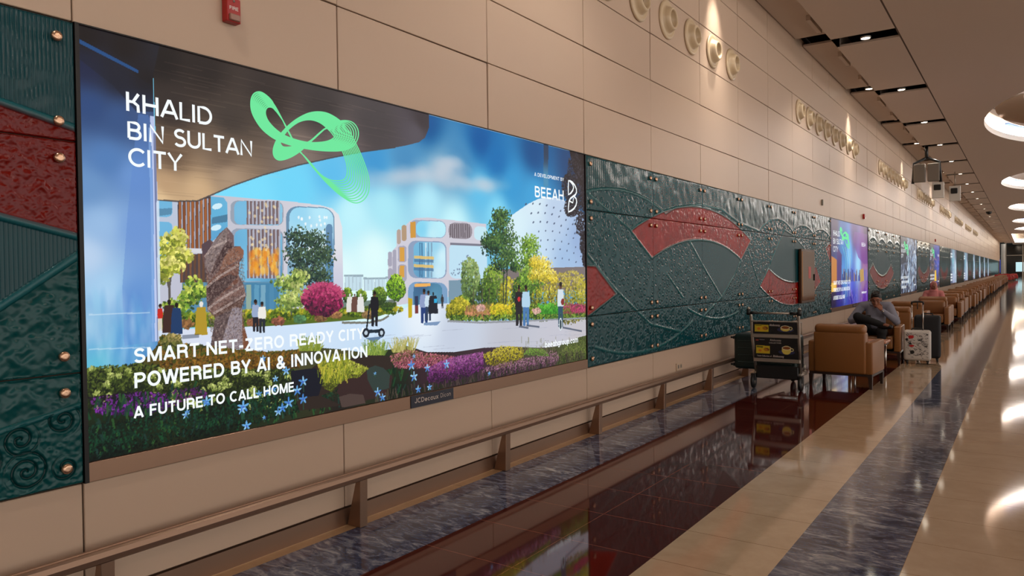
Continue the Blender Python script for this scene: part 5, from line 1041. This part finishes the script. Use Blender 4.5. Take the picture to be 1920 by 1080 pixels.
CH = make_chair('tan leather armchair with its back to the viewer, beside the luggage trolley', (1.42, 10.10, 0), math.radians(-3))
FWD, BCK = 0.0, PI
CHX = 1.50
CH.scale = (1.01, 1.0, 1.0)
dup(CH, (1.33, 13.84, 0), BCK+math.radians(2), 'tan leather armchair in which the reading man in grey sits', 'armchairs near the seated man')
CH['group'] = 'armchairs near the seated man'
dup(CH, (1.33, 15.3, 0), 0, 'small looking tan armchair just behind the seated man, back to the viewer', 'armchairs near the seated man')
dup(CH, (1.25, 18.0, 0), 0, 'orange tan armchair back seen behind the suitcase handle', 'armchairs near the seated man')
dup(CH, (1.50, 20.85, 0), BCK, 'armchair facing the viewer with a pale seat back, right of the suitcases', 'armchairs near the seated man')
G_A, G_B = 'armchairs of the long row facing away', 'armchairs of the long row facing the viewer'
y = 21.25; n = 0
while y < 92:
    dup(CH, (CHX+RNG.uniform(-.08, .05), y, 0), RNG.uniform(-.05, .05), 'tan leather armchair facing away in the long row receding along the wall', G_A)
    dup(CH, (CHX+RNG.uniform(-.08, .05), y+2.65, 0), BCK+RNG.uniform(-.05, .05), 'tan leather armchair facing the viewer in the long row receding along the wall', G_B)
    y += 2.95
m_redl = mat('red_leather', rgb(176, 28, 28), rough=0.25)
for k, (xx, yy, r) in enumerate(((0.8, 99.5, 0), (1.7, 99.5, 0), (1.0, 103, PI), (1.9, 103, PI), (0.9, 108, 0), (1.8, 108, 0), (1.3, 113, PI), (2.2, 113, PI))):
    dup(CH, (xx, yy, 0), r, 'red armchair in the small red group past the end of the tan row', 'red armchairs at the far end', {m_leather: m_redl})

# side table between the first two chairs
t = thing('side_table', 'low side table with a pale wooden top in front of the seated man', 'table', (1.46, 11.95, 0))
bm = bmesh.new(); bx(bm, -0.27, 0.27, -0.22, 0.22, 0.435, 0.465, bev=0.006); obj('table_top', bm, mat('pale_wood', rgb(206, 142, 112), rough=0.3), t)
bm = bmesh.new(); bx(bm, -0.25, 0.25, -0.20, 0.20, 0.405, 0.436); obj('apron', bm, m_wood, t)
for sx in (-1, 1):
    for sy in (-1, 1):
        bm = bmesh.new(); tube(bm, [(sx*0.21, sy*0.16, 0), (sx*0.21, sy*0.16, 0.41)], 0.014, 10); obj('leg', bm, m_chrome, t)

# ------------------------------------------------------------------ airport luggage trolley
TX, TY = 0.79, 9.45
m_board = mat('ad_board', (0.01, 0.01, 0.012), rough=0.25, vcol='base')
t = thing('luggage_trolley', 'airport luggage trolley with black tea advertising boards, loaded with a dark suitcase', 'trolley', (TX, TY, 0))
for s in (-1, 1):
    bm = bmesh.new(); tube(bm, [(s*0.275, 0.16, 0.20), (s*0.285, 0.05, 0.62), (s*0.290, 0.0, 0.93), (s*0.292, -0.02, 0.985)], 0.019, 10); obj('upright', bm, m_alu, t)
    bm = bmesh.new(); tube(bm, [(s*0.31, -0.05, 0.955), (s*0.31, -0.02, 1.02)], 0.026, 10); tube(bm, [(s*0.31, -0.03, 0.975), (s*0.2, -0.03, 0.975)], 0.019, 10); g_ = obj('hand_grip', bm, m_black, t)
    bm = bmesh.new(); bmesh.ops.create_uvsphere(bm, u_segments=12, v_segments=8, radius=0.020, matrix=Matrix.Translation((s*0.31, -0.03, 1.03))); obj('knob', bm, m_alu, g_, smooth=True)
bm = bmesh.new(); tube(bm, [(-0.2, -0.03, 0.975), (0.2, -0.03, 0.975)], 0.013, 10); obj('handle_bar', bm, m_alu, t)
for z0, z1, yy in ((0.862, 0.878, 0.0), (0.660, 0.712, 0.035), (0.345, 0.395, 0.10)):
    bm = bmesh.new(); bx(bm, -0.288, 0.288, yy-0.012, yy+0.018, z0, z1, bev=0.005); obj('cross_bar', bm, m_alu, t)
bm = bmesh.new()
for k in range(7): tube(bm, [(-0.26+0.52*k/6, 0.02, 0.70), (-0.26+0.52*k/6, 0.22, 0.70)], 0.005, 6)
tube(bm, [(-0.27, 0.02, 0.85), (-0.27, 0.24, 0.85), (0.27, 0.24, 0.85), (0.27, 0.02, 0.85)], 0.008, 8); tube(bm, [(-0.27, 0.02, 0.70), (-0.27, 0.24, 0.70), (0.27, 0.24, 0.70), (0.27, 0.02, 0.70)], 0.008, 8)
for x in (-0.27, -0.09, 0.09, 0.27): tube(bm, [(x, 0.24, 0.70), (x, 0.24, 0.85)], 0.005, 6)
obj('wire_basket', bm, m_alu, t)
def board(z0, z1, yy, full):
    xs, zs = np.linspace(-0.268, 0.268, 150), np.linspace(z0, z1, 80 if full else 44); p = Paint(xs, zs, (14, 13, 18)); H_ = z1-z0; X = lambda u, v: (-0.268+0.536*u, z1-v*H_)
    q = lambda l: [X(*k) for k in l]; v0 = .38 if full else .2; v1 = .78 if full else .85
    p.poly(q([(.04, v0), (.36, v0+.02), (.36, v1), (.04, v1)]), (206, 178, 36)); p.poly(q([(.05, v0+.03), (.2, v0+.05), (.2, v0+.12), (.05, v0+.1)]), (90, 90, 20)); p.dab(*X(.28, (v0+v1)/2), .035, .022, (120, 60, 24)); p.dab(*X(.13, (v0+v1)/2+.06), .02, .014, (190, 60, 20)); p.dab(*X(.2, (v0+v1)/2+.05), .06, .03, (230, 170, 30), .5)
    cz = .55 if full else .5; p.dab(*X(.74, cz+.12), .10, .030, (44, 48, 84)); p.dab(*X(.74, cz+.02), .058, .055*(1 if full else .62), (224, 200, 90)); p.dab(*X(.74, cz-.08), .056, .024, (236, 226, 190)); p.dab(*X(.74, cz-.08), .048, .018, (140, 74, 20)); p.dab(*X(.86, cz), .022, .022, (224, 206, 150)); p.dab(*X(.86, cz), .012, .012, (20, 18, 20))
    if full: p.poly(q([(.03, .1), (.1, .1), (.1, .16), (.03, .16)]), (150, 50, 40)); p.poly(q([(.12, .08), (.24, .08), (.24, .12), (.12, .12)]), (110, 110, 116))
    nz, ny = len(zs), len(xs); P = np.zeros((nz, ny, 3)); P[..., 0] = xs[None]; P[..., 1] = yy-0.0062-(np.arange(nz)[:, None]*0); P[..., 2] = zs[:, None]
    bm = bmesh.new(); bx(bm, -0.27, 0.27, yy-0.006, yy+0.006, z0-0.002, z1+0.002); b_ = obj('advert_board', bm, m_black, t)
    o = grid_obj('advert_print', P, lin(p.C), m_board, b_, False)
    def tx(s, u0, u1, v0_, v1_, bo=.02, ref='A'): sans('lettering', s, X(u0, 0)[0], X(u1, 0)[0], X(0, v1_)[1], X(0, v0_)[1], yy-0.0072, m_print, b_, axis='+x')
    if full: tx('Alokozay', .36, .62, .05, .15); tx('COLLECTION', .34, .62, .21, .27); tx('Taste Collection of', .06, .40, .86, .93, .01); tx('Alokozay', .43, .68, .83, .94)
    else: tx('Alokozay', .38, .62, .12, .32)
board(0.715, 0.855, 0.022, False); board(0.398, 0.656, 0.075, True)
bm = bmesh.new()
for s in (-1, 1): tube(bm, [(s*0.275, 0.12, 0.20), (s*0.26, 0.5, 0.18), (s*0.14, 0.95, 0.17), (s*0.12, 1.0, 0.22)], 0.018, 10)
for yy, hw in ((0.2, 0.27), (0.5, 0.255), (0.8, 0.19)): tube(bm, [(-hw, yy, 0.185), (hw, yy, 0.185)], 0.013, 8)
obj('base_frame', bm, m_alu, t)
bm = bmesh.new(); bx(bm, -0.26, 0.26, 0.10, 0.16, 0.135, 0.30, bev=0.01); obj('rear_shroud', bm, m_black, t)
for x, yy in ((-0.29, 0.10), (0.29, 0.10), (0.0, 0.90)):
    bm = bmesh.new(); lathe(bm, [(0.03, -0.018), (0.085, -0.018), (0.092, -0.008), (0.092, 0.008), (0.085, 0.018), (0.03, 0.018)], axis='x', seg=20); w_ = obj('wheel', bm, m_black, t, (x, yy, 0.092))
    bm = bmesh.new(); lathe(bm, [(0.0001, -0.021), (0.032, -0.021), (0.032, 0.021), (0.0001, 0.021)], axis='x', seg=14); obj('hub', bm, m_grey, w_)
    bm = bmesh.new(); bx(bm, x-0.032, x+0.032, yy-0.03, yy+0.03, 0.10, 0.19, bev=0.006); obj('wheel_fork', bm, m_black, t)

# suitcase builder: shell with ribs, wheels, handles
def suitcase(label, loc, rz, W, D, Hh, shell_m, zc=0.055, tele=0.0, ribs=0, tilt=None, dec=None, telem=None):
    t = thing('suitcase', label, 'suitcase', loc, rz)
    if tilt: t.rotation_euler = tilt
    bm = bmesh.new(); bx(bm, -W/2, W/2, -D/2, D/2, zc, Hh, bev=0.045, seg=4); sh = obj('shell', bm, shell_m, t, smooth=True)
    if ribs:
        bm = bmesh.new()
        for k in range(ribs):
            x = -W/2+W*(k+1)/(ribs+1); bx(bm, x-0.008, x+0.008, -D/2-0.006, -D/2+0.01, zc+0.06, Hh-0.06, bev=0.004)
        tag(obj('ribs', bm, shell_m, sh))
    bm = bmesh.new(); bx(bm, -W/2-0.002, W/2+0.002, -0.006, 0.006, zc+0.05, Hh-0.05, bev=0.001); obj('zip_seam', bm, m_black, sh)
    for sx in (-1, 1):
        for sy in (-1, 1):
            bm = bmesh.new(); bx(bm, sx*(W/2-0.05)-0.02, sx*(W/2-0.05)+0.02, sy*(D/2-0.05)-0.02, sy*(D/2-0.05)+0.02, 0.035, zc+0.02, bev=0.004); hs = obj('wheel_housing', bm, m_black, t)
            bm = bmesh.new(); lathe(bm, [(0.008, -0.012), (0.026, -0.012), (0.027, 0.012), (0.008, 0.012)], (sx*(W/2-0.05), sy*(D/2-0.05), 0.027), axis='x', seg=14); obj('wheel', bm, m_black, hs)
    bm = bmesh.new(); tube(bm, [(-0.08, -D*0.1, Hh-0.005), (-0.07, -D*0.1, Hh+0.025), (0.07, -D*0.1, Hh+0.025), (0.08, -D*0.1, Hh-0.005)], 0.011, 8); obj('carry_handle', bm, m_black, t)
    if tele:
        bm = bmesh.new()
        for sx in (-1, 1): tube(bm, [(sx*0.078, D*0.25, Hh-0.02), (sx*0.078, D*0.25, Hh+tele)], 0.0085, 8)
        th = obj('telescopic_handle', bm, telem or m_chrome, t)
        bm = bmesh.new(); tube(bm, [(-0.082, D*0.25, Hh+tele-0.02), (-0.078, D*0.25, Hh+tele+0.01), (-0.04, D*0.25, Hh+tele+0.018), (0.04, D*0.25, Hh+tele+0.018), (0.078, D*0.25, Hh+tele+0.01), (0.082, D*0.25, Hh+tele-0.02)], 0.015, 8)
        tube(bm, [(0, D*0.25, Hh+tele+0.01), (0, D*0.25, Hh+tele-0.10)], 0.007, 8); obj('handle_grip', bm, m_black, th)
    return t, sh
m_whites = mat('white_shell', rgb(206, 198, 190), rough=0.35)
m_blackf = noise_bump(mat('black_fabric', rgb(24, 24, 27), rough=0.7), 300, 0.3, 0.001)
m_greens = mat('dark_green_shell', rgb(14, 36, 34), rough=0.4)
t, sh = suitcase('white cabin suitcase with scribbled black drawings and red blotches, handle pulled up', (1.96, 13.30, 0), math.radians(4), 0.385, 0.22, 0.535, m_whites, tele=0.43)
m_ink, m_redink = mat('ink', rgb(26, 22, 22), rough=0.4), mat('red_ink', rgb(190, 24, 26), rough=0.4)
bm = bmesh.new(); r_ = np.random.default_rng(4)
def pad(bm, pts, y): 
    vs = [bm.verts.new((x, y, z)) for x, z in pts]; bm.faces.new(vs)
for k in range(95):                                  # scribbles printed on the front shell
    cx, cz = r_.uniform(-0.15, 0.15), r_.uniform(0.11, 0.49); a = r_.uniform(-.6, .6); n_ = r_.integers(4, 8); L_, R_ = [], []
    for j in range(n_):
        s_ = j/(n_-1)-.5; x = cx+s_*r_.uniform(.03, .055)*math.cos(a)+r_.normal()*.004; z = cz+s_*.05*math.sin(a)+r_.normal()*.008; w_ = r_.uniform(.0018, .005)
        x = max(-.155, min(.155, x)); L_.append((x, z+w_)); R_.append((x, z-w_))
    for j in range(n_-1): pad(bm, [L_[j], L_[j+1], R_[j+1], R_[j]], -0.1108)
tag(obj('scribbled_print', bm, m_ink, sh), kind='stuff')
for nm, b_, mm in (('red_blotch', [(-0.085, 0.43, .040, .030), (-0.075, 0.29, .034, .018)], m_redink), ('black_blotch', [(-0.145, 0.39, .02, .02), (-0.07, 0.19, .03, .034), (-.1, .33, .02, .012), (0.14, .47, .016, .01)], m_ink)):
    for (cx, cz, a, b2) in b_:
        bm = bmesh.new(); pad(bm, [(cx+a*(1+.10*math.sin(3*u)+.08*math.cos(5*u))*math.cos(u), cz+b2*(1+.12*math.sin(2*u+1))*math.sin(u)) for u in np.linspace(0, 2*PI, 22)[:-1]], -0.1112); obj(nm, bm, mm, sh)
suitcase('tall black fabric suitcase standing behind the white one', (2.055, 13.78, 0), math.radians(3), 0.38, 0.27, 0.75, m_blackf, tele=0.0)
t, sh = suitcase('big dark green suitcase lying across the luggage trolley, wheels to the left', (0.13, 9.92, 0.445), 0, 0.46, 0.40, 0.86, m_greens, tilt=(0, PI/2, 0), ribs=4)

# ------------------------------------------------------------------ people
def rcone(bm, a, b, ra, rb, seg=14):                 # round-ended tapered limb piece
    a, b = Vector(a), Vector(b); n = 5; pts, rs = [], []
    d = (b-a); L = d.length or 1e-6; d = d/L
    for k in range(n): t_ = PI/2*(1-k/n); pts.append(a-d*ra*math.sin(t_)); rs.append(max(0.0008, ra*math.cos(t_)))
    pts.append(a); rs.append(ra); pts.append(b); rs.append(rb)
    for k in range(1, n+1): t_ = PI/2*k/n; pts.append(b+d*rb*math.sin(t_)); rs.append(max(0.0008, rb*math.cos(t_)))
    return tube(bm, pts, rs, seg)
def ball(bm, c, rx, ry, rz, rot=None):
    m_ = Matrix.Translation(Vector(c)) @ (rot.to_matrix().to_4x4() if rot else Matrix.Identity(4)) @ Matrix.Diagonal((rx, ry, rz, 1))
    tmp = bmesh.new(); bmesh.ops.create_uvsphere(tmp, u_segments=18, v_segments=12, radius=1.0, matrix=m_); return add(bm, tmp)
def fused(name, bm, m, parent, vox=0.008, it=2):     # overlapping pieces melted into one continuous skin
    bmesh.ops.recalc_face_normals(bm, faces=bm.faces)
    me = bpy.data.meshes.new('tmp'); bm.to_mesh(me); bm.free()
    o = bpy.data.objects.new('tmp', me); COL.objects.link(o)
    r = o.modifiers.new('r', 'REMESH'); r.mode = 'VOXEL'; r.voxel_size = vox
    s = o.modifiers.new('s', 'SMOOTH'); s.iterations = it; s.factor = 0.5
    me2 = bpy.data.meshes.new_from_object(o.evaluated_get(bpy.context.evaluated_depsgraph_get()))
    bpy.data.objects.remove(o); bpy.data.meshes.remove(me)
    return obj(name, me2, m, parent, smooth=True)
m_skin = mat('skin', rgb(150, 98, 76), rough=0.5, spec=0.35); m_hair = mat('black_hair', rgb(18, 14, 13), rough=0.55)
m_shirt = noise_bump(mat('grey_cotton', rgb(136, 136, 150), rough=0.85), 240, 0.2, 0.001); m_pants = mat('black_trousers', rgb(15, 15, 18), rough=0.8); m_shoe = mat('black_shoe', rgb(20, 18, 18), rough=0.4)
def head(bm, c, tilt):                               # skull, jaw, nose, brows, lips, ears; face towards -y
    E_ = Euler(tilt); R_ = E_.to_matrix(); P_ = lambda x, y, z: Vector(c)+R_ @ Vector((x, y, z))
    ball(bm, P_(0, 0.008, 0.028), 0.074, 0.094, 0.094, E_); ball(bm, P_(0, -0.028, -0.038), 0.058, 0.062, 0.072, E_); ball(bm, P_(0, -0.062, -0.092), 0.026, 0.024, 0.020, E_)
    rcone(bm, P_(0, -0.086, 0.018), P_(0, -0.106, -0.026), 0.010, 0.015, 10); ball(bm, P_(0.012, -0.094, -0.03), 0.009, 0.01, 0.008, E_); ball(bm, P_(-0.012, -0.094, -0.03), 0.009, 0.01, 0.008, E_)
    for s in (-1, 1):
        rcone(bm, P_(s*0.014, -0.084, 0.030), P_(s*0.048, -0.072, 0.030), 0.011, 0.009, 8); ball(bm, P_(s*0.042, -0.062, -0.020), 0.022, 0.020, 0.018, E_)
        ball(bm, P_(s*0.076, 0.012, -0.004), 0.010, 0.022, 0.034, E_)
    rcone(bm, P_(-0.020, -0.082, -0.060), P_(0.020, -0.082, -0.060), 0.0075, 0.0075, 8); rcone(bm, P_(-0.016, -0.079, -0.071), P_(0.016, -0.079, -0.071), 0.008, 0.008, 8)
    return P_
def hand(bm, wrist, dirn, side, palm_n, curl=0.5, sc=1.0):   # palm, four unequal fingers with two bends, thumb from the side of the palm
    d = Vector(dirn).normalized(); n = Vector(palm_n).normalized(); s = d.cross(n).normalized()*side; n = s.cross(d).normalized()*side; w_ = Vector(wrist)
    if n.dot(Vector(palm_n)) < 0: n = -n
    for k in range(4):
        f = (k-1.5)/1.5; rcone(bm, w_+d*0.008*sc+s*f*0.014*sc, w_+d*0.085*sc+s*f*0.030*sc, 0.014*sc, 0.0115*sc, 10)
    for k, (f, L) in enumerate(((-1, .070), (-.34, .080), (.33, .086), (1, .076))):
        p0 = w_+d*0.085*sc+s*f*0.030*sc; a = 0.0; r0 = 0.0095*sc
        for j, fr in enumerate((.45, .32, .25)):
            a += curl*(0.9+0.25*j); p1 = p0+(d*math.cos(a)+n*math.sin(a)+s*f*0.08)*L*fr*sc; rcone(bm, p0, p1, r0, r0*.9, 8); p0 = p1; r0 *= .9
    p0 = w_+d*0.03*sc+s*0.030*sc; p1 = p0+(d*.55+s*.75+n*.35)*0.042*sc; p2 = p1+(d*.8+s*.25+n*.5)*0.034*sc; p3 = p2+(d*.9+n*.4)*0.024*sc
    rcone(bm, p0, p1, .0125*sc, .011*sc, 8); rcone(bm, p1, p2, .011*sc, .0095*sc, 8); rcone(bm, p2, p3, .0095*sc, .008*sc, 8)

# seated man: chair at (1.45, 12.55), he faces -y
t = thing('person', 'man in grey shirt and black trousers reading in an armchair, hand to chin', 'person', (1.325, 13.49, 0))
# joints, local (x to his left is +x in the picture's right)
HIP = {-1: (-0.10, -0.02, 0.47), 1: (0.10, -0.02, 0.47)}
KN = {-1: (-0.20, -0.40, 0.74), 1: (0.16, -0.44, 0.50)}        # his right knee (picture left) is raised, ankle on the other thigh
AN_ = {-1: (0.14, -0.46, 0.63), 1: (0.14, -0.40, 0.09)}
SHO = {-1: (-0.20, 0.03, 0.90), 1: (0.20, 0.03, 0.90)}
EL = {-1: (-0.345, -0.10, 0.655), 1: (0.335, -0.14, 0.655)}
WR = {-1: (-0.13, -0.30, 0.70), 1: (0.125, -0.20, 0.845)}
HD = (0.03, -0.12, 1.005)
bm = bmesh.new(); head(bm, HD, (0.34, 0.0, 0.08))
rcone(bm, (0, 0.03, 0.90), (0.02, -0.07, 0.955), 0.058, 0.054)
rcone(bm, (0, 0.03, 0.56), (0, 0.06, 0.84), 0.13, 0.135); rcone(bm, SHO[-1], SHO[1], 0.07, 0.07); ball(bm, (0, -0.0, 0.50), 0.17, 0.13, 0.11)
for s in (-1, 1):
    rcone(bm, SHO[s], EL[s], 0.052, 0.042); rcone(bm, EL[s], WR[s], 0.040, 0.027)
    rcone(bm, HIP[s], KN[s], 0.080, 0.056); rcone(bm, KN[s], AN_[s], 0.052, 0.036)
    f = Vector((0.12, -0.05, -0.02)) if s < 0 else Vector((0.0, -0.15, -0.05)); rcone(bm, AN_[s], Vector(AN_[s])+f, 0.036, 0.028)
hand(bm, WR[1], Vector((-0.055, -0.01, 0.075)), -1, (-0.7, 0.5, 0.1), 0.75); hand(bm, WR[-1], Vector((0.09, -0.05, -0.005)), 1, (0, 0.2, -1), 0.55)
body = fused('body', bm, m_skin, t, 0.0065, 1)
bm = bmesh.new()                                       # shirt
rcone(bm, (0, 0.02, 0.53), (0, 0.055, 0.84), 0.150, 0.155); rcone(bm, (-0.19, 0.03, 0.895), (0.19, 0.03, 0.895), 0.080, 0.080); rcone(bm, (0, 0.03, 0.86), (0, 0.0, 0.945), 0.10, 0.066); ball(bm, (0, -0.04, 0.62), 0.165, 0.12, 0.13)
for s in (-1, 1):
    w_ = Vector(EL[s]).lerp(Vector(WR[s]), 0.90); rcone(bm, SHO[s], EL[s], 0.070, 0.058); rcone(bm, EL[s], w_, 0.056, 0.040)
for k in range(14):                                    # sleeve folds
    s = -1 if k % 2 else 1; q = Vector(SHO[s]).lerp(Vector(EL[s]), 0.15+0.06*k); rcone(bm, q+Vector((-.05, -.03, .01)), q+Vector((.05, -.03, -.012)), 0.022, 0.020, 8)
sh_ = fused('shirt', bm, m_shirt, t, 0.008, 2)
bm = bmesh.new(); tube(bm, [(0.072*math.cos(a), 0.0+0.066*math.sin(a)-0.03, 0.935+0.022*math.sin(a)) for a in np.linspace(0, 2*PI, 17)[:-1]], 0.011, 8, closed=True); obj('collar', bm, m_shirt, sh_)
bm = bmesh.new(); ball(bm, (0, -0.0, 0.49), 0.185, 0.145, 0.105)
for s in (-1, 1):
    rcone(bm, HIP[s], KN[s], 0.098, 0.074); rcone(bm, KN[s], Vector(KN[s]).lerp(Vector(AN_[s]), .92), 0.070, 0.054)
fused('trousers', bm, m_pants, t, 0.009, 2)
for s in (-1, 1):
    a = Vector(AN_[s]); f = Vector((0.16, -0.05, -0.03)) if s < 0 else Vector((0.0, -0.20, -0.035))
    bm = bmesh.new(); rcone(bm, Vector(KN[s]).lerp(a, .8), a, 0.050, 0.043); rcone(bm, a, a+f*.4, 0.043, 0.038); fused('sock', bm, m_pants, t, 0.007, 1)
    bm = bmesh.new(); rcone(bm, a+Vector((0, 0.02, -0.03)), a+f*.55+Vector((0, 0, -0.02)), 0.046, 0.042); rcone(bm, a+f*.5+Vector((0, 0, -0.02)), a+f+Vector((0, 0, -0.008)), 0.043, 0.034); fused('shoe', bm, m_shoe, t, 0.007, 2)
E_ = Euler((0.34, 0, 0.08)); Rm = E_.to_matrix(); bm = bmesh.new()
ball(bm, Vector(HD)+Rm @ Vector((0, 0.022, 0.052)), 0.081, 0.097, 0.086, E_); ball(bm, Vector(HD)+Rm @ Vector((0, -0.022, 0.098)), 0.062, 0.058, 0.032, E_); ball(bm, Vector(HD)+Rm @ Vector((0, 0.06, 0.0)), 0.068, 0.050, 0.07, E_)
for k in range(40):
    a = RNG.uniform(0, 2*PI); q = Rm @ Vector((0.055*math.cos(a), 0.01+0.07*math.sin(a), 0.118+RNG.uniform(-.02, .008))); rcone(bm, Vector(HD)+q, Vector(HD)+q*1.06+Vector((0, -.006, .004)), 0.010, 0.006, 6)
fused('hair', bm, m_hair, t, 0.006, 1)
for s in (-1, 1):                                      # brows and lowered eyes
    bm = bmesh.new(); P_ = lambda x, y, z: Vector(HD)+Rm @ Vector((x, y, z)); tube(bm, [P_(s*.013, -.0955, .038), P_(s*.03, -.0925, .044), P_(s*.05, -.080, .038)], 0.0045, 6); obj('eyebrow', bm, m_hair, t)
    bm = bmesh.new(); tube(bm, [P_(s*.018, -.0875, .010), P_(s*.031, -.0885, .006), P_(s*.044, -.080, .010)], 0.004, 6); obj('eye', bm, m_hair, t)
bm = bmesh.new(); a, b_ = Vector(EL[1]).lerp(Vector(WR[1]), .86), Vector(EL[1]).lerp(Vector(WR[1]), .93); tube(bm, [a, b_], [0.036, 0.034], 14); d_ = (b_-a).normalized(); ws = obj('wristwatch', bm, m_black, t)
bm = bmesh.new(); c_ = a.lerp(b_, .5)+Vector((0.0, -0.036, 0.0)); bmesh.ops.create_uvsphere(bm, u_segments=12, v_segments=8, radius=1.0, matrix=Matrix.Translation(c_) @ Matrix.Diagonal((0.017, 0.006, 0.017, 1))); obj('watch_face', bm, m_chrome, ws, smooth=True)
t = thing('phone', 'dark phone held in the right hand of the reading man', 'phone', (1.325-0.045, 13.49-0.375, 0.71)); t.rotation_euler = (math.radians(48), 0, math.radians(12))
bm = bmesh.new(); bx(bm, -0.037, 0.037, -0.075, 0.075, -0.004, 0.004, bev=0.003, seg=2); obj('case', bm, m_black, t); bm = bmesh.new(); bx(bm, -0.033, 0.033, -0.068, 0.068, 0.004, 0.0046); obj('display', bm, m_glassd, t)

# distant seated person in pink
m_pink = mat('pink_cloth', rgb(206, 128, 124), rough=0.8)
py = 23.25; t = thing('person', 'distant seated person in pink headscarf and pink top among the armchairs', 'person', (1.30, py, 0))
bm = bmesh.new(); head(bm, (0, -0.05, 1.03), (0.2, 0, 0.5)); rcone(bm, (0, 0, 0.85), (0, -0.03, 0.97), 0.055, 0.05); rcone(bm, (0, 0.0, 0.52), (0, 0.02, 0.82), 0.13, 0.13)
for s in (-1, 1): rcone(bm, (s*.18, .01, .84), (s*.25, -.08, .62), .05, .04); rcone(bm, (s*.25, -.08, .62), (s*.08, -.28, .60), .04, .028); hand(bm, (s*.08, -.28, .60), (-s*.05, -.09, -.02), s, (0, 0, -1), .4); rcone(bm, (s*.1, -.02, .48), (s*.12, -.46, .50), .08, .055); rcone(bm, (s*.12, -.46, .50), (s*.12, -.44, .09), .05, .035); rcone(bm, (s*.12, -.44, .06), (s*.12, -.60, .04), .035, .028)
fused('body', bm, m_skin, t, 0.012, 1)
bm = bmesh.new(); rcone(bm, (0, 0, .50), (0, .02, .82), .16, .155); rcone(bm, (-.17, .01, .84), (.17, .01, .84), .08, .08)
for s in (-1, 1): rcone(bm, (s*.18, .01, .84), (s*.25, -.08, .62), .07, .06); rcone(bm, (s*.25, -.08, .62), (s*.1, -.26, .60), .055, .045)
fused('top', bm, m_pink, t, 0.014, 2)
bm = bmesh.new(); ball(bm, (0, -.025, 1.055), .092, .108, .112); rcone(bm, (0, .03, .98), (0, .02, .86), .09, .13); ball(bm, (0, -.06, .9), .1, .07, .06); fused('headscarf', bm, m_pink, t, 0.012, 2)
bm = bmesh.new()
for s in (-1, 1): rcone(bm, (s*.1, -.02, .49), (s*.12, -.46, .51), .095, .07); rcone(bm, (s*.12, -.46, .51), (s*.12, -.44, .1), .066, .05)
fused('trousers', bm, m_pants, t, 0.014, 2)
